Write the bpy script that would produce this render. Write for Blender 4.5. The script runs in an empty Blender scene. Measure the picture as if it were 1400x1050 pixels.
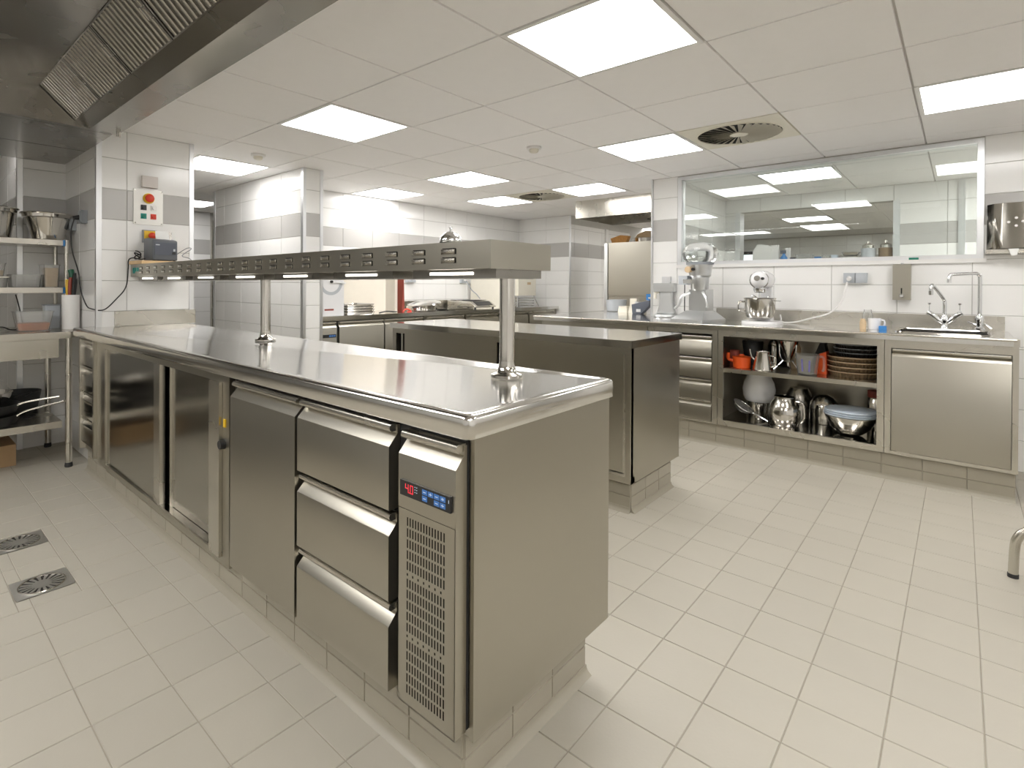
import bpy, bmesh, math, random
from mathutils import Vector, Matrix
random.seed(7)
SC = bpy.context.scene
COL = SC.collection
R = math.radians

# ------------------------------------------------------------------ camera
H = 1.2
CXp, CYp, Fp = 650.3, 394.8, 737.7
YAW, PIT, ROL = R(41.934), R(-0.333), R(0.284)
_s, _c = math.sin(YAW), math.cos(YAW)
_f0 = Vector((-_s, _c, 0)); _r0 = Vector((_c, _s, 0)); _u0 = Vector((0, 0, 1))
FW = _f0 * math.cos(PIT) + _u0 * math.sin(PIT)
_u = _u0 * math.cos(PIT) - _f0 * math.sin(PIT)
RT = _r0 * math.cos(ROL) + _u * math.sin(ROL)
UP = _u * math.cos(ROL) - _r0 * math.sin(ROL)
cam_d = bpy.data.cameras.new('camera')
cam = bpy.data.objects.new('camera', cam_d); COL.objects.link(cam)
M = Matrix((RT, UP, -FW)).transposed().to_4x4(); M.translation = Vector((0, 0, H))
cam.matrix_world = M
cam_d.sensor_fit = 'HORIZONTAL'; cam_d.sensor_width = 36.0
cam_d.lens = Fp * 36.0 / 1400.0
cam_d.shift_x = (700 - CXp) / 1400.0
cam_d.shift_y = (CYp - 525) / 1400.0
cam_d.clip_start = 0.02; cam_d.clip_end = 100
SC.camera = cam

# ------------------------------------------------------------------ world, exposure
w = bpy.data.worlds.new('world'); SC.world = w; w.use_nodes = True
bgn = w.node_tree.nodes['Background']
bgn.inputs[0].default_value = (0.9, 0.95, 1.0, 1); bgn.inputs[1].default_value = 0.25
vs = SC.view_settings
vs.view_transform = 'Standard'; vs.look = 'None'; vs.gamma = 1.0; vs.use_curve_mapping = False
vs.exposure = 0.0
PANEL_STRENGTH = 13.3

# pixel -> point on a plane of the room (a pixel gives the direction only)
def ray(px, py):
    return RT * ((px - CXp) / Fp) + UP * (-(py - CYp) / Fp) + FW
def OZ(px, py, z):
    r = ray(px, py); return Vector((0, 0, H)) + r * ((z - H) / r.z)
def OX(px, py, x):
    r = ray(px, py); return Vector((0, 0, H)) + r * (x / r.x)
def OY(px, py, y):
    r = ray(px, py); return Vector((0, 0, H)) + r * (y / r.y)
def PROJ(x, y, z):
    v = Vector((x, y, z - H)); d = v.dot(FW)
    if d <= 0.05: return None
    return CXp + Fp * v.dot(RT) / d, CYp - Fp * v.dot(UP) / d

# ------------------------------------------------------------------ key planes (metres)
ZC = 2.225                     # ceiling
Z1 = 0.918; ZS = 0.916         # worktops
YS = 5.0                       # sink wall
XCOL = -4.2; YCOL0, YCOL1 = 0.971, 1.558
XB = -5.13; YEND = 6.72        # back wall, end wall
XST = -4.27; YST0, YST1 = 2.5, 2.683
TP, TZ = 0.405, 0.2035         # wall tile pitch
CP, CX0, CY0 = 0.6136, -0.188, 1.71   # ceiling grid

# ------------------------------------------------------------------ materials
MATS = {}
def _mat(name):
    m = bpy.data.materials.new(name); m.use_nodes = True
    nt = m.node_tree; b = nt.nodes['Principled BSDF']
    MATS[name] = m
    return m, nt, b
def setin(b, **k):
    names = dict(col='Base Color', rough='Roughness', metal='Metallic', spec='Specular IOR Level', trans='Transmission Weight',
                 ior='IOR', alpha='Alpha', em='Emission Color', es='Emission Strength', coat='Coat Weight', crough='Coat Roughness')
    for a, v in k.items():
        b.inputs[names[a]].default_value = (*v, 1) if isinstance(v, tuple) else v
def plain(name, col, rough=0.5, metal=0.0, noise=0.06, scale=14.0, bump=0.0, bscale=60.0, **k):
    m, nt, b = _mat(name); setin(b, col=col, rough=rough, metal=metal, **k)
    tc = nt.nodes.new('ShaderNodeTexCoord')
    if noise:
        n = nt.nodes.new('ShaderNodeTexNoise'); n.inputs['Scale'].default_value = scale; n.inputs['Detail'].default_value = 4
        nt.links.new(tc.outputs['Object'], n.inputs['Vector'])
        mx = nt.nodes.new('ShaderNodeMix'); mx.data_type = 'RGBA'
        mx.inputs[6].default_value = (*[c * (1 - noise) for c in col], 1)
        mx.inputs[7].default_value = (*[min(1, c * (1 + noise)) for c in col], 1)
        nt.links.new(n.outputs[0], mx.inputs[0]); nt.links.new(mx.outputs[2], b.inputs['Base Color'])
    if bump:
        n2 = nt.nodes.new('ShaderNodeTexNoise'); n2.inputs['Scale'].default_value = bscale; n2.inputs['Detail'].default_value = 3
        nt.links.new(tc.outputs['Object'], n2.inputs['Vector'])
        bp = nt.nodes.new('ShaderNodeBump'); bp.inputs['Strength'].default_value = bump; bp.inputs['Distance'].default_value = 0.004
        nt.links.new(n2.outputs[0], bp.inputs['Height']); nt.links.new(bp.outputs[0], b.inputs['Normal'])
    return m
def steel(name, col=(0.60, 0.575, 0.53), rough=0.28, brush='z', var=0.0, soft=0.012):
    """brushed stainless steel: fine streaks along one axis and soft blotches, in roughness only"""
    m, nt, b = _mat(name); setin(b, col=col, rough=rough, metal=1.0)
    tc = nt.nodes.new('ShaderNodeTexCoord'); mp = nt.nodes.new('ShaderNodeMapping')
    mp.inputs['Scale'].default_value = [(5.0 if a == brush else 150.0) for a in 'xyz']
    nt.links.new(tc.outputs['Object'], mp.inputs['Vector'])
    n = nt.nodes.new('ShaderNodeTexNoise'); n.inputs['Scale'].default_value = 1; n.inputs['Detail'].default_value = 3
    nt.links.new(mp.outputs[0], n.inputs['Vector'])
    n3 = nt.nodes.new('ShaderNodeTexNoise'); n3.inputs['Scale'].default_value = 3.0; n3.inputs['Detail'].default_value = 3
    nt.links.new(tc.outputs['Object'], n3.inputs['Vector'])
    m1 = nt.nodes.new('ShaderNodeMapRange'); m1.inputs['From Min'].default_value = 0.25; m1.inputs['From Max'].default_value = 0.75
    m1.inputs['To Min'].default_value = rough - var; m1.inputs['To Max'].default_value = rough + var
    nt.links.new(n.outputs[0], m1.inputs['Value'])
    m2 = nt.nodes.new('ShaderNodeMapRange'); m2.inputs['From Min'].default_value = 0.3; m2.inputs['From Max'].default_value = 0.7
    m2.inputs['To Min'].default_value = -soft; m2.inputs['To Max'].default_value = soft
    nt.links.new(n3.outputs[0], m2.inputs['Value'])
    ad = nt.nodes.new('ShaderNodeMath'); ad.operation = 'ADD'
    nt.links.new(m1.outputs[0], ad.inputs[0]); nt.links.new(m2.outputs[0], ad.inputs[1])
    nt.links.new(ad.outputs[0], b.inputs['Roughness'])
    return m
def tilemat(name, col, rough=0.18, var=0.03, bump=0.0, bscale=90.0, wave=False):
    """glazed tile: a little shade difference from tile to tile"""
    m, nt, b = _mat(name); setin(b, col=col, rough=rough)
    oi = nt.nodes.new('ShaderNodeObjectInfo'); tc = nt.nodes.new('ShaderNodeTexCoord')
    n = nt.nodes.new('ShaderNodeTexNoise'); n.inputs['Scale'].default_value = 9; n.inputs['Detail'].default_value = 5
    geo = nt.nodes.new('ShaderNodeNewGeometry')
    nt.links.new(geo.outputs['Position'], n.inputs['Vector'])
    ad = nt.nodes.new('ShaderNodeMath'); ad.operation = 'ADD'
    nt.links.new(oi.outputs['Random'], ad.inputs[0]); nt.links.new(n.outputs[0], ad.inputs[1])
    mr = nt.nodes.new('ShaderNodeMapRange'); mr.inputs['From Max'].default_value = 2.0
    mr.inputs['To Min'].default_value = 1 - var; mr.inputs['To Max'].default_value = 1 + var
    nt.links.new(ad.outputs[0], mr.inputs['Value'])
    mx = nt.nodes.new('ShaderNodeVectorMath'); mx.operation = 'SCALE'; mx.inputs[0].default_value = col
    nt.links.new(mr.outputs[0], mx.inputs['Scale']); nt.links.new(mx.outputs[0], b.inputs['Base Color'])
    if bump:
        ck = nt.nodes.new('ShaderNodeTexVoronoi'); ck.inputs['Scale'].default_value = bscale
        nt.links.new(geo.outputs['Position'], ck.inputs['Vector'])
        bp = nt.nodes.new('ShaderNodeBump'); bp.inputs['Strength'].default_value = bump; bp.inputs['Distance'].default_value = 0.002
        nt.links.new(ck.outputs[0], bp.inputs['Height']); nt.links.new(bp.outputs[0], b.inputs['Normal'])
    return m
def emis(name, col, s):
    m, nt, b = _mat(name); setin(b, col=(0.0, 0.0, 0.0) if s < 3 else (0.8, 0.8, 0.8), rough=0.5, em=col, es=s); return m
def glass(name, col=(1, 1, 1), rough=0.0, ior=1.45):
    m, nt, b = _mat(name); setin(b, col=col, rough=rough, trans=1.0, ior=ior); return m
def pane_glass(name):
    """thin window pane: clear, with the mirror reflection of real glass (both faces)"""
    m, nt, b = _mat(name)
    out = [n for n in nt.nodes if n.type == 'OUTPUT_MATERIAL'][0]
    nt.nodes.remove(b)
    tr = nt.nodes.new('ShaderNodeBsdfTransparent'); tr.inputs[0].default_value = (0.90, 0.93, 0.92, 1)
    gl = nt.nodes.new('ShaderNodeBsdfGlossy'); gl.inputs['Roughness'].default_value = 0.0
    fr = nt.nodes.new('ShaderNodeFresnel'); fr.inputs[0].default_value = 1.75
    mx = nt.nodes.new('ShaderNodeMixShader')
    nt.links.new(fr.outputs[0], mx.inputs[0]); nt.links.new(tr.outputs[0], mx.inputs[1]); nt.links.new(gl.outputs[0], mx.inputs[2])
    nt.links.new(mx.outputs[0], out.inputs[0])
    return m

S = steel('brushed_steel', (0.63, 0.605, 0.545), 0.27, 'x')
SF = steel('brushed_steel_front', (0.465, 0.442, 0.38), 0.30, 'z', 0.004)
ST = steel('worktop_steel', (0.74, 0.73, 0.705), 0.13, 'x', 0.0, 0.015)
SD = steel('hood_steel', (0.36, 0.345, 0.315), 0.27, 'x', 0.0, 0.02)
SM = steel('polished_steel', (0.64, 0.62, 0.58), 0.13, 'z', 0.0, 0.01)
SG = steel('sliding_door_steel', (0.44, 0.42, 0.375), 0.15, 'z', 0.0, 0.01)
CHR = steel('chrome', (0.80, 0.81, 0.82), 0.08, 'z', 0.0, 0.0)
ALU = steel('aluminium', (0.80, 0.81, 0.82), 0.34, 'z', 0.0, 0.01)
APL = steel('dull_plate', (0.66, 0.65, 0.61), 0.5, 'z', 0.0, 0.05)
CAST = steel('cast_aluminium', (0.60, 0.61, 0.61), 0.36, 'z', 0.0, 0.03)
TW = tilemat('white_wall_tile', (0.87, 0.865, 0.845), 0.16, 0.02)
TG = tilemat('grey_wall_tile', (0.50, 0.49, 0.47), 0.18, 0.03)
TF = tilemat('floor_tile', (0.472, 0.443, 0.375), 0.45, 0.045, 0.08, 110.0)
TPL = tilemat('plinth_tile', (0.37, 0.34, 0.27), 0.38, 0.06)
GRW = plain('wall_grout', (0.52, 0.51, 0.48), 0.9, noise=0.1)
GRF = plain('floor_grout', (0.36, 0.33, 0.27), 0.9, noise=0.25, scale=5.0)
PLA = plain('painted_plaster', (0.78, 0.77, 0.74), 0.7)
CEIL = plain('ceiling_panel', (0.92, 0.905, 0.895), 0.75, noise=0.015, bump=0.02, bscale=200)
CGR = plain('ceiling_grid', (0.60, 0.58, 0.55), 0.7)
LED = emis('light_panel', (1.0, 0.98, 0.965), PANEL_STRENGTH)
TUBE = emis('warm_tube', (1.0, 0.95, 0.85), 6.0)
PNK = plain('warm_white_plastic', (0.66, 0.61, 0.575), 0.4, noise=0.02)
WPL = plain('white_plastic', (0.82, 0.81, 0.79), 0.35, noise=0.02)
WEN = plain('white_enamel', (0.85, 0.85, 0.86), 0.2, noise=0.01)
CRE = plain('cream_plastic', (0.80, 0.765, 0.66), 0.45, noise=0.03)
CREB = plain('cream_board', (0.80, 0.745, 0.64), 0.6, noise=0.03)
BLK = plain('black_plastic', (0.02, 0.02, 0.02), 0.4)
DARK = plain('shade_black', (0.012, 0.011, 0.010), 0.8, noise=0)  # near-black colour stands in for shade within openings and gaps
RUB = plain('black_rubber', (0.03, 0.03, 0.03), 0.7)
IRON = plain('black_iron', (0.022, 0.022, 0.022), 0.45, bump=0.1)
GRY = plain('grey_plastic', (0.28, 0.30, 0.32), 0.45)
LGR = plain('light_grey_plastic', (0.50, 0.53, 0.56), 0.4)
PRN = plain('printer_grey', (0.115, 0.125, 0.14), 0.45)
SLA = plain('slate_plastic', (0.085, 0.095, 0.12), 0.5)
RED = plain('red_plastic', (0.70, 0.05, 0.02), 0.35)
REDB = plain('red_board', (0.30, 0.06, 0.04), 0.5)
ORG = plain('orange_plastic', (0.80, 0.10, 0.012), 0.35)
YEL = plain('yellow_plastic', (0.80, 0.52, 0.03), 0.45)
GRN = plain('green_plastic', (0.0, 0.20, 0.13), 0.4)
DGR = plain('dark_green_plastic', (0.01, 0.10, 0.05), 0.4)
TEA = plain('teal_plastic', (0.0, 0.28, 0.24), 0.4)
BLU = plain('blue_plastic', (0.04, 0.22, 0.55), 0.4)
PBL = plain('pale_blue_lid', (0.60, 0.68, 0.77), 0.35)
PUR = plain('blue_print', (0.22, 0.20, 0.55), 0.5)
WOOD = plain('pale_wood', (0.66, 0.47, 0.25), 0.55, noise=0.12, scale=22)
PAP = plain('paper', (0.85, 0.85, 0.83), 0.8, noise=0.01)
SAU = plain('orange_sauce', (0.45, 0.13, 0.02), 0.4, noise=0.2)
TAN = plain('tan_food', (0.60, 0.45, 0.28), 0.7, noise=0.2, scale=30)
CARD = plain('cardboard', (0.42, 0.28, 0.15), 0.85)
BRD = plain('bread_crust', (0.55, 0.27, 0.07), 0.7, noise=0.3, scale=40)
POLY = glass('clear_plastic', (0.93, 0.94, 0.94), 0.18, 1.3)
POLYT = plain('cloudy_plastic', (0.90, 0.90, 0.88), 0.16, noise=0.0, trans=0.88, ior=1.2)
TINT = plain('tin_brown', (0.30, 0.215, 0.13), 0.42, metal=0.6)
TIND = plain('tin_dark', (0.05, 0.045, 0.04), 0.4, metal=0.5)
LCD = emis('red_digits', (1.0, 0.05, 0.07), 1.1)
KEY = emis('blue_keys', (0.10, 0.30, 0.75), 0.5)
KEYW = emis('white_key_marks', (0.75, 0.85, 1.0), 0.7)
PANE = pane_glass('window_glass')
SUNW = emis('daylight_window', (0.92, 0.96, 1.0), 2.5)

# ------------------------------------------------------------------ mesh helpers
WM = {}
def box(bm, x0, x1, y0, y1, z0, z1):
    v = [bm.verts.new(p) for p in ((x0, y0, z0), (x1, y0, z0), (x1, y1, z0), (x0, y1, z0), (x0, y0, z1), (x1, y0, z1), (x1, y1, z1), (x0, y1, z1))]
    for f in ((3, 2, 1, 0), (4, 5, 6, 7), (0, 1, 5, 4), (1, 2, 6, 5), (2, 3, 7, 6), (3, 0, 4, 7)):
        bm.faces.new([v[i] for i in f])
    return bm
def B(*a, bev=0.0, seg=2):
    bm = bmesh.new(); box(bm, *a)
    if bev: bevel(bm, bev, seg)
    return bm
def bevel(bm, wd, seg=2, ang=30):
    ed = [e for e in bm.edges if len(e.link_faces) == 2 and e.calc_face_angle(0) > R(ang)]
    bmesh.ops.bevel(bm, geom=ed, offset=wd, segments=seg, profile=0.5, affect='EDGES', clamp_overlap=True)
    return bm
def obox(bm, c, sx, sy, sz, rot=None):
    """box centred at c, rotated by a Matrix/Euler angle about z"""
    n0 = len(bm.verts); b = bmesh.new(); box(b, -sx / 2, sx / 2, -sy / 2, sy / 2, -sz / 2, sz / 2)
    m = rot if isinstance(rot, Matrix) else Matrix.Rotation(rot or 0, 4, 'Z')
    b.transform(Matrix.Translation(Vector(c)) @ m.to_4x4()); join(bm, b); return bm
def join(bm, other):
    me = bpy.data.meshes.new('t'); other.to_mesh(me); other.free(); bm.from_mesh(me); bpy.data.meshes.remove(me); return bm
def frame_of(d):
    d = d.normalized(); a = Vector((0, 0, 1)) if abs(d.z) < 0.9 else Vector((1, 0, 0))
    u = d.cross(a).normalized(); return u, d.cross(u).normalized()
def cyl(bm, p0, p1, r, r2=None, n=20, caps=True):
    p0, p1 = Vector(p0), Vector(p1); r2 = r if r2 is None else r2
    u, v = frame_of(p1 - p0); a = []; b = []
    for i in range(n):
        t = 2 * math.pi * i / n; d = u * math.cos(t) + v * math.sin(t)
        a.append(bm.verts.new(p0 + d * r)); b.append(bm.verts.new(p1 + d * r2))
    for i in range(n):
        j = (i + 1) % n; bm.faces.new((a[j], a[i], b[i], b[j]))
    if caps: bm.faces.new(a); bm.faces.new(b[::-1])
    return bm
def C(*a, **k): return cyl(bmesh.new(), *a, **k)
def lathe(bm, prof, c=(0, 0, 0), n=28, sx=1.0, sy=1.0, wob=None):
    c = Vector(c); rings = []
    for r, z in prof:
        if r < 1e-5: rings.append([bm.verts.new(c + Vector((0, 0, z)))])
        else:
            ring = []
            for i in range(n):
                t = 2 * math.pi * i / n; k = r * (1 + (wob(t) if wob else 0))
                ring.append(bm.verts.new(c + Vector((k * sx * math.cos(t), k * sy * math.sin(t), z))))
            rings.append(ring)
    for a, b in zip(rings, rings[1:]):
        if len(a) == 1 and len(b) == 1: continue
        for i in range(n):
            j = (i + 1) % n
            if len(a) == 1: bm.faces.new((a[0], b[j], b[i]))
            elif len(b) == 1: bm.faces.new((a[i], a[j], b[0]))
            else: bm.faces.new((a[i], a[j], b[j], b[i]))
    return bm
def L(prof, c=(0, 0, 0), **k): return lathe(bmesh.new(), prof, c, **k)
def smooth_path(pts, k=6):
    P = [Vector(p) for p in pts]
    if len(P) < 3: return P
    out = []
    for i in range(len(P) - 1):
        a = P[max(i - 1, 0)]; b = P[i]; c = P[i + 1]; d = P[min(i + 2, len(P) - 1)]
        for s in range(k):
            t = s / k
            out.append(0.5 * ((2 * b) + (c - a) * t + (2 * a - 5 * b + 4 * c - d) * t * t + (3 * b - a - 3 * c + d) * t ** 3))
    return out + [P[-1]]
def tube(bm, pts, r, n=8, smooth=True, k=6, caps=True, rr=None):
    P = smooth_path(pts, k) if smooth else [Vector(p) for p in pts]
    u, v = frame_of(P[1] - P[0]); prev = None; first = None
    for i, p in enumerate(P):
        t = (P[min(i + 1, len(P) - 1)] - P[max(i - 1, 0)]).normalized()
        u = (u - t * u.dot(t)).normalized(); v = t.cross(u)
        rad = r if rr is None else rr(i / (len(P) - 1))
        ring = [bm.verts.new(p + (u * math.cos(2 * math.pi * q / n) + v * math.sin(2 * math.pi * q / n)) * rad) for q in range(n)]
        if prev:
            for q in range(n):
                w2 = (q + 1) % n; bm.faces.new((prev[q], prev[w2], ring[w2], ring[q]))
        else: first = ring
        prev = ring
    if caps: bm.faces.new(first[::-1]); bm.faces.new(prev)
    return bm
def T(*a, **k): return tube(bmesh.new(), *a, **k)
def prism(bm, poly, axis, a0, a1):
    """poly: 2d points; axis x: (y,z), y: (x,z), z: (x,y)"""
    def mk(p, a):
        return {'x': (a, p[0], p[1]), 'y': (p[0], a, p[1]), 'z': (p[0], p[1], a)}[axis]
    A = [bm.verts.new(mk(p, a0)) for p in poly]; Bv = [bm.verts.new(mk(p, a1)) for p in poly]
    n = len(poly)
    fs = [bm.faces.new(A), bm.faces.new(Bv[::-1])]
    for i in range(n):
        j = (i + 1) % n; fs.append(bm.faces.new((A[j], A[i], Bv[i], Bv[j])))
    bmesh.ops.recalc_face_normals(bm, faces=fs)
    return bm
def PR(*a): return prism(bmesh.new(), *a)
def sphere(bm, c, r, sx=1, sy=1, sz=1, nu=20, nv=12):
    prof = [(r * math.sin(math.pi * i / nv) if 0 < i < nv else 0, -r * sz * math.cos(math.pi * i / nv)) for i in range(nv + 1)]
    return lathe(bm, prof, c, nu, sx, sy)

def finish(me, ang=38):
    me.polygons.foreach_set('use_smooth', [True] * len(me.polygons))
    try: me.set_sharp_from_angle(angle=R(ang))
    except Exception: pass
def obj(name, bm, mat, parent=None, local=False, label=None, flat=False):
    """one mesh object; geometry in world metres unless local"""
    if not flat: bmesh.ops.recalc_face_normals(bm, faces=bm.faces)
    me = bpy.data.meshes.new(name); bm.to_mesh(me); bm.free(); me.materials.append(mat); finish(me)
    o = bpy.data.objects.new(name, me); COL.objects.link(o); WM[o.name] = Matrix()
    if parent is not None:
        o.parent = parent
        if not local: o.matrix_parent_inverse = WM[parent.name].inverted()
        else: WM[o.name] = WM[parent.name]
    if label: o['label'] = label
    return o
def tag(o, label, cat, group=None):
    o['label'] = label; o['category'] = cat
    if group: o['group'] = group
    return o
def thing(name, label, cat, loc=(0, 0, 0), rz=0.0, group=None):
    o = bpy.data.objects.new(name, None); COL.objects.link(o)
    o.empty_display_size = 0.05
    o.location = loc; o.rotation_euler = (0, 0, rz)
    WM[o.name] = Matrix.Translation(Vector(loc)) @ Matrix.Rotation(rz, 4, 'Z')
    return tag(o, label, cat, group)
def struct(name, bm, mat, parent=None):
    o = obj(name, bm, mat, parent); o['kind'] = 'structure'; return o
def stuff(o): o['kind'] = 'stuff'; return o
def copy_tree(o, parent=None):
    c = o.copy(); COL.objects.link(c); c.parent = parent
    WM[c.name] = WM.get(o.name, Matrix())
    for ch in list(o.children): copy_tree(ch, c)
    return c
def base_center(bm):
    xs = [v.co.x for v in bm.verts]; ys = [v.co.y for v in bm.verts]; zs = [v.co.z for v in bm.verts]
    return Vector(((min(xs) + max(xs)) / 2, (min(ys) + max(ys)) / 2, min(zs)))
def single(name, bm, mat, label, cat, group=None):
    """a thing that is one mesh: origin at its base"""
    c = base_center(bm); bm.transform(Matrix.Translation(-c))
    o = obj(name, bm, mat); o.location = c; WM[o.name] = Matrix.Translation(c)
    return tag(o, label, cat, group)
# ================================================================== STRUCTURE
_TM = {}
def tile_mesh(facing, wd, ht, mat, t=0.004, ch=0.0013):
    key = (facing, round(wd, 4), round(ht, 4), mat.name)
    if key in _TM: return _TM[key]
    a, b = wd / 2, ht / 2
    P = [(-a, -b, 0), (a, -b, 0), (a, b, 0), (-a, b, 0), (-a + ch, -b + ch, t), (a - ch, -b + ch, t), (a - ch, b - ch, t), (-a + ch, b - ch, t)]
    def cv(u, v, d):
        return {'+x': (d, u, v), '-x': (-d, u, v), '+y': (u, d, v), '-y': (u, -d, v), '+z': (u, v, d), '-z': (u, v, -d)}[facing]
    bm = bmesh.new(); v = [bm.verts.new(cv(*p)) for p in P]
    for f in ((4, 5, 6, 7), (0, 1, 5, 4), (1, 2, 6, 5), (2, 3, 7, 6), (3, 0, 4, 7)): bm.faces.new([v[i] for i in f])
    bmesh.ops.recalc_face_normals(bm, faces=bm.faces)
    cen = Vector(cv(0, 0, -1))
    top = bm.faces[0] if hasattr(bm.faces, 'ensure_lookup_table') and not bm.faces.ensure_lookup_table() else bm.faces[0]
    if top.normal.dot(cen) > 0: bmesh.ops.reverse_faces(bm, faces=bm.faces)
    me = bpy.data.meshes.new('tile'); bm.to_mesh(me); bm.free(); me.materials.append(mat)
    _TM[key] = me; return me
def put_tile(parent, facing, cu, cv_, plane, wd, ht, mat, name='tile', t=0.004, ch=0.0013):
    me = tile_mesh(facing, wd, ht, mat, t, ch)
    o = bpy.data.objects.new(name, me); COL.objects.link(o); o.parent = parent
    o.location = {'x': (plane, cu, cv_), 'y': (cu, plane, cv_), 'z': (cu, cv_, plane)}[facing[1]]
    return o
def cut(rects, hole):
    out = []; a0, a1, b0, b1 = hole
    for (u0, u1, v0, v1) in rects:
        if u1 <= a0 or u0 >= a1 or v1 <= b0 or v0 >= b1: out.append((u0, u1, v0, v1)); continue
        if v0 < b0: out.append((u0, u1, v0, b0))
        if v1 > b1: out.append((u0, u1, b1, v1))
        m0, m1 = max(v0, b0), min(v1, b1)
        if u0 < a0: out.append((u0, a0, m0, m1))
        if u1 > a1: out.append((a1, u1, m0, m1))
    return out
def tiles(parent, facing, plane, u0, u1, z0, z1, uoff, holes=(), band=8, gap=0.0032):
    k0 = int(math.floor(z0 / TZ)); i0 = int(math.floor((u0 - uoff) / TP)); n = 0
    for k in range(k0, int(math.ceil(z1 / TZ))):
        for i in range(i0, int(math.ceil((u1 - uoff) / TP))):
            r = [(max(u0, uoff + i * TP), min(u1, uoff + (i + 1) * TP), max(z0, k * TZ), min(z1, (k + 1) * TZ))]
            for h in holes: r = cut(r, h)
            for (a, b, c, d) in r:
                if b - a < 0.012 or d - c < 0.012: continue
                put_tile(parent, facing, (a + b) / 2, (c + d) / 2, plane, b - a - gap, d - c - gap, TG if k == band else TW); n += 1
    return n

# ---- floor: slab with the grout on top, tiles laid on it one by one
FX0, FX1, FY0, FY1 = -9.0, 2.5, -3.2, 13.2
floor = struct('floor', B(FX0, FX1, FY0, FY1, -0.06, -0.0022), GRF)
GX0, GY0, GP = -1.345, 0.392, 0.2003
def under(x, y):
    if -4.3 < x < -0.95 and 1.0 < y < 1.42: return True      # island plinth
    if -3.2 < x < -1.38 and 2.75 < y < 3.1: return True      # second island
    if -2.9 < x < 0.15 and y > 4.4: return True
    if x < -4.5 and y > 1.1: return True
    return False
DRAINS = [(-2.72, 0.445), (-3.235, 0.445)]
cells = []
for i in range(-36, 20):
    for j in range(-8, 42):
        x, y = GX0 + (i + .5) * GP, GY0 + (j + .5) * GP
        if not (FX0 < x < FX1 and FY0 < y < FY1) or under(x, y): continue
        q = [PROJ(x + dx * GP / 2, y + dy * GP / 2, 0) for dx, dy in ((-1, -1), (1, -1), (1, 1), (-1, 1))]
        if None in q or max(p[0] for p in q) < -40 or min(p[0] for p in q) > 1440 or min(p[1] for p in q) > 1100: continue
        ar = abs(sum(q[k][0] * q[(k + 1) % 4][1] - q[(k + 1) % 4][0] * q[k][1] for k in range(4))) / 2
        cells.append((ar, x, y))
cells.sort(reverse=True)
def near_drain(x, y):
    return any(abs(x - a) < 0.0 for a, b in DRAINS)
HOLES = [(a - 0.09, a + 0.09, b - 0.095, b + 0.095) for a, b in DRAINS]
rest = bmesh.new(); nt_ = 0
for ar, x, y in cells:
    rr = [(x - GP / 2, x + GP / 2, y - GP / 2, y + GP / 2)]
    for h in HOLES: rr = cut(rr, h)
    for (a, b, c, d) in rr:
        if b - a < 0.01 or d - c < 0.01: continue
        if nt_ < 296:
            put_tile(floor, '+z', (a + b) / 2, (c + d) / 2, -0.0022, b - a - 0.0030, d - c - 0.0030, TF, 'floor_tile', 0.0022, 0.0012); nt_ += 1
        else:
            box(rest, a + 0.002, b - 0.002, c + 0.002, d - 0.002, -0.004, -0.0001)
stuff(obj('floor_tile_field', rest, TF, floor))

# ---- outer shell (mostly outside the picture)
struct('wall_front', B(FX0, FX1, FY0 - 0.1, FY0, -0.06, 2.7), TW)
struct('wall_right_end', B(FX1, FX1 + 0.1, FY0, FY1, -0.06, 2.7), TW)
struct('wall_far', B(FX0, FX1, FY1, FY1 + 0.1, -0.06, 2.7), TW)
# ---- sink wall with its window
WX0, WX1, WZ0 = -1.96, 0.115, 1.395
bm = bmesh.new()
box(bm, -2.2, FX1, YS, YS + 0.12, 0, WZ0); box(bm, -2.2, WX0, YS, YS + 0.12, WZ0, ZC + 0.01); box(bm, WX1, FX1, YS, YS + 0.12, WZ0, ZC + 0.01)
box(bm, WX0, WX1, YS, YS + 0.12, 2.204, ZC + 0.01)
wall_right = struct('wall_right', bm, GRW)
tiles(wall_right, '-y', YS, -2.2, 1.3, 0.0, ZC, -1.965, [(WX0, WX1, WZ0, 3.0), (-2.15, 0.15, 0, 0.80)])
window_1 = thing('window_1', 'wide interior window in a white aluminium frame above the sink', 'window', ((WX0 + WX1) / 2, YS, WZ0))
window_1['kind'] = 'structure'; del window_1['category']
fw = 0.035
for nm, a in (('window_frame', (WX0, WX1, YS - 0.012, YS + 0.09, WZ0, WZ0 + fw)), ('window_frame', (WX0 + fw, WX1 - fw, YS - 0.012, YS + 0.09, 2.186, 2.214)),
              ('window_frame', (WX0, WX0 + fw, YS - 0.012, YS + 0.09, WZ0 + fw, 2.214)), ('window_frame', (WX1 - fw, WX1, YS - 0.012, YS + 0.09, WZ0 + fw, 2.214))):
    obj(nm, B(*a, bev=0.003), ALU, window_1)
obj('window_sill', B(WX0 - 0.01, WX1 + 0.015, YS - 0.022, YS - 0.004, WZ0 - 0.022, WZ0 + 0.006, bev=0.003), WPL, window_1)
obj('pane', B(WX0 + fw, WX1 - fw, YS + 0.03, YS + 0.0301, WZ0 + fw, 2.187), PANE, window_1, flat=True)
# wall end trim (steel corner)
struct('trim_1', B(-2.215, -2.2, YS - 0.02, YS + 0.125, 0.90, ZC, bev=0.002), ALU)
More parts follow.
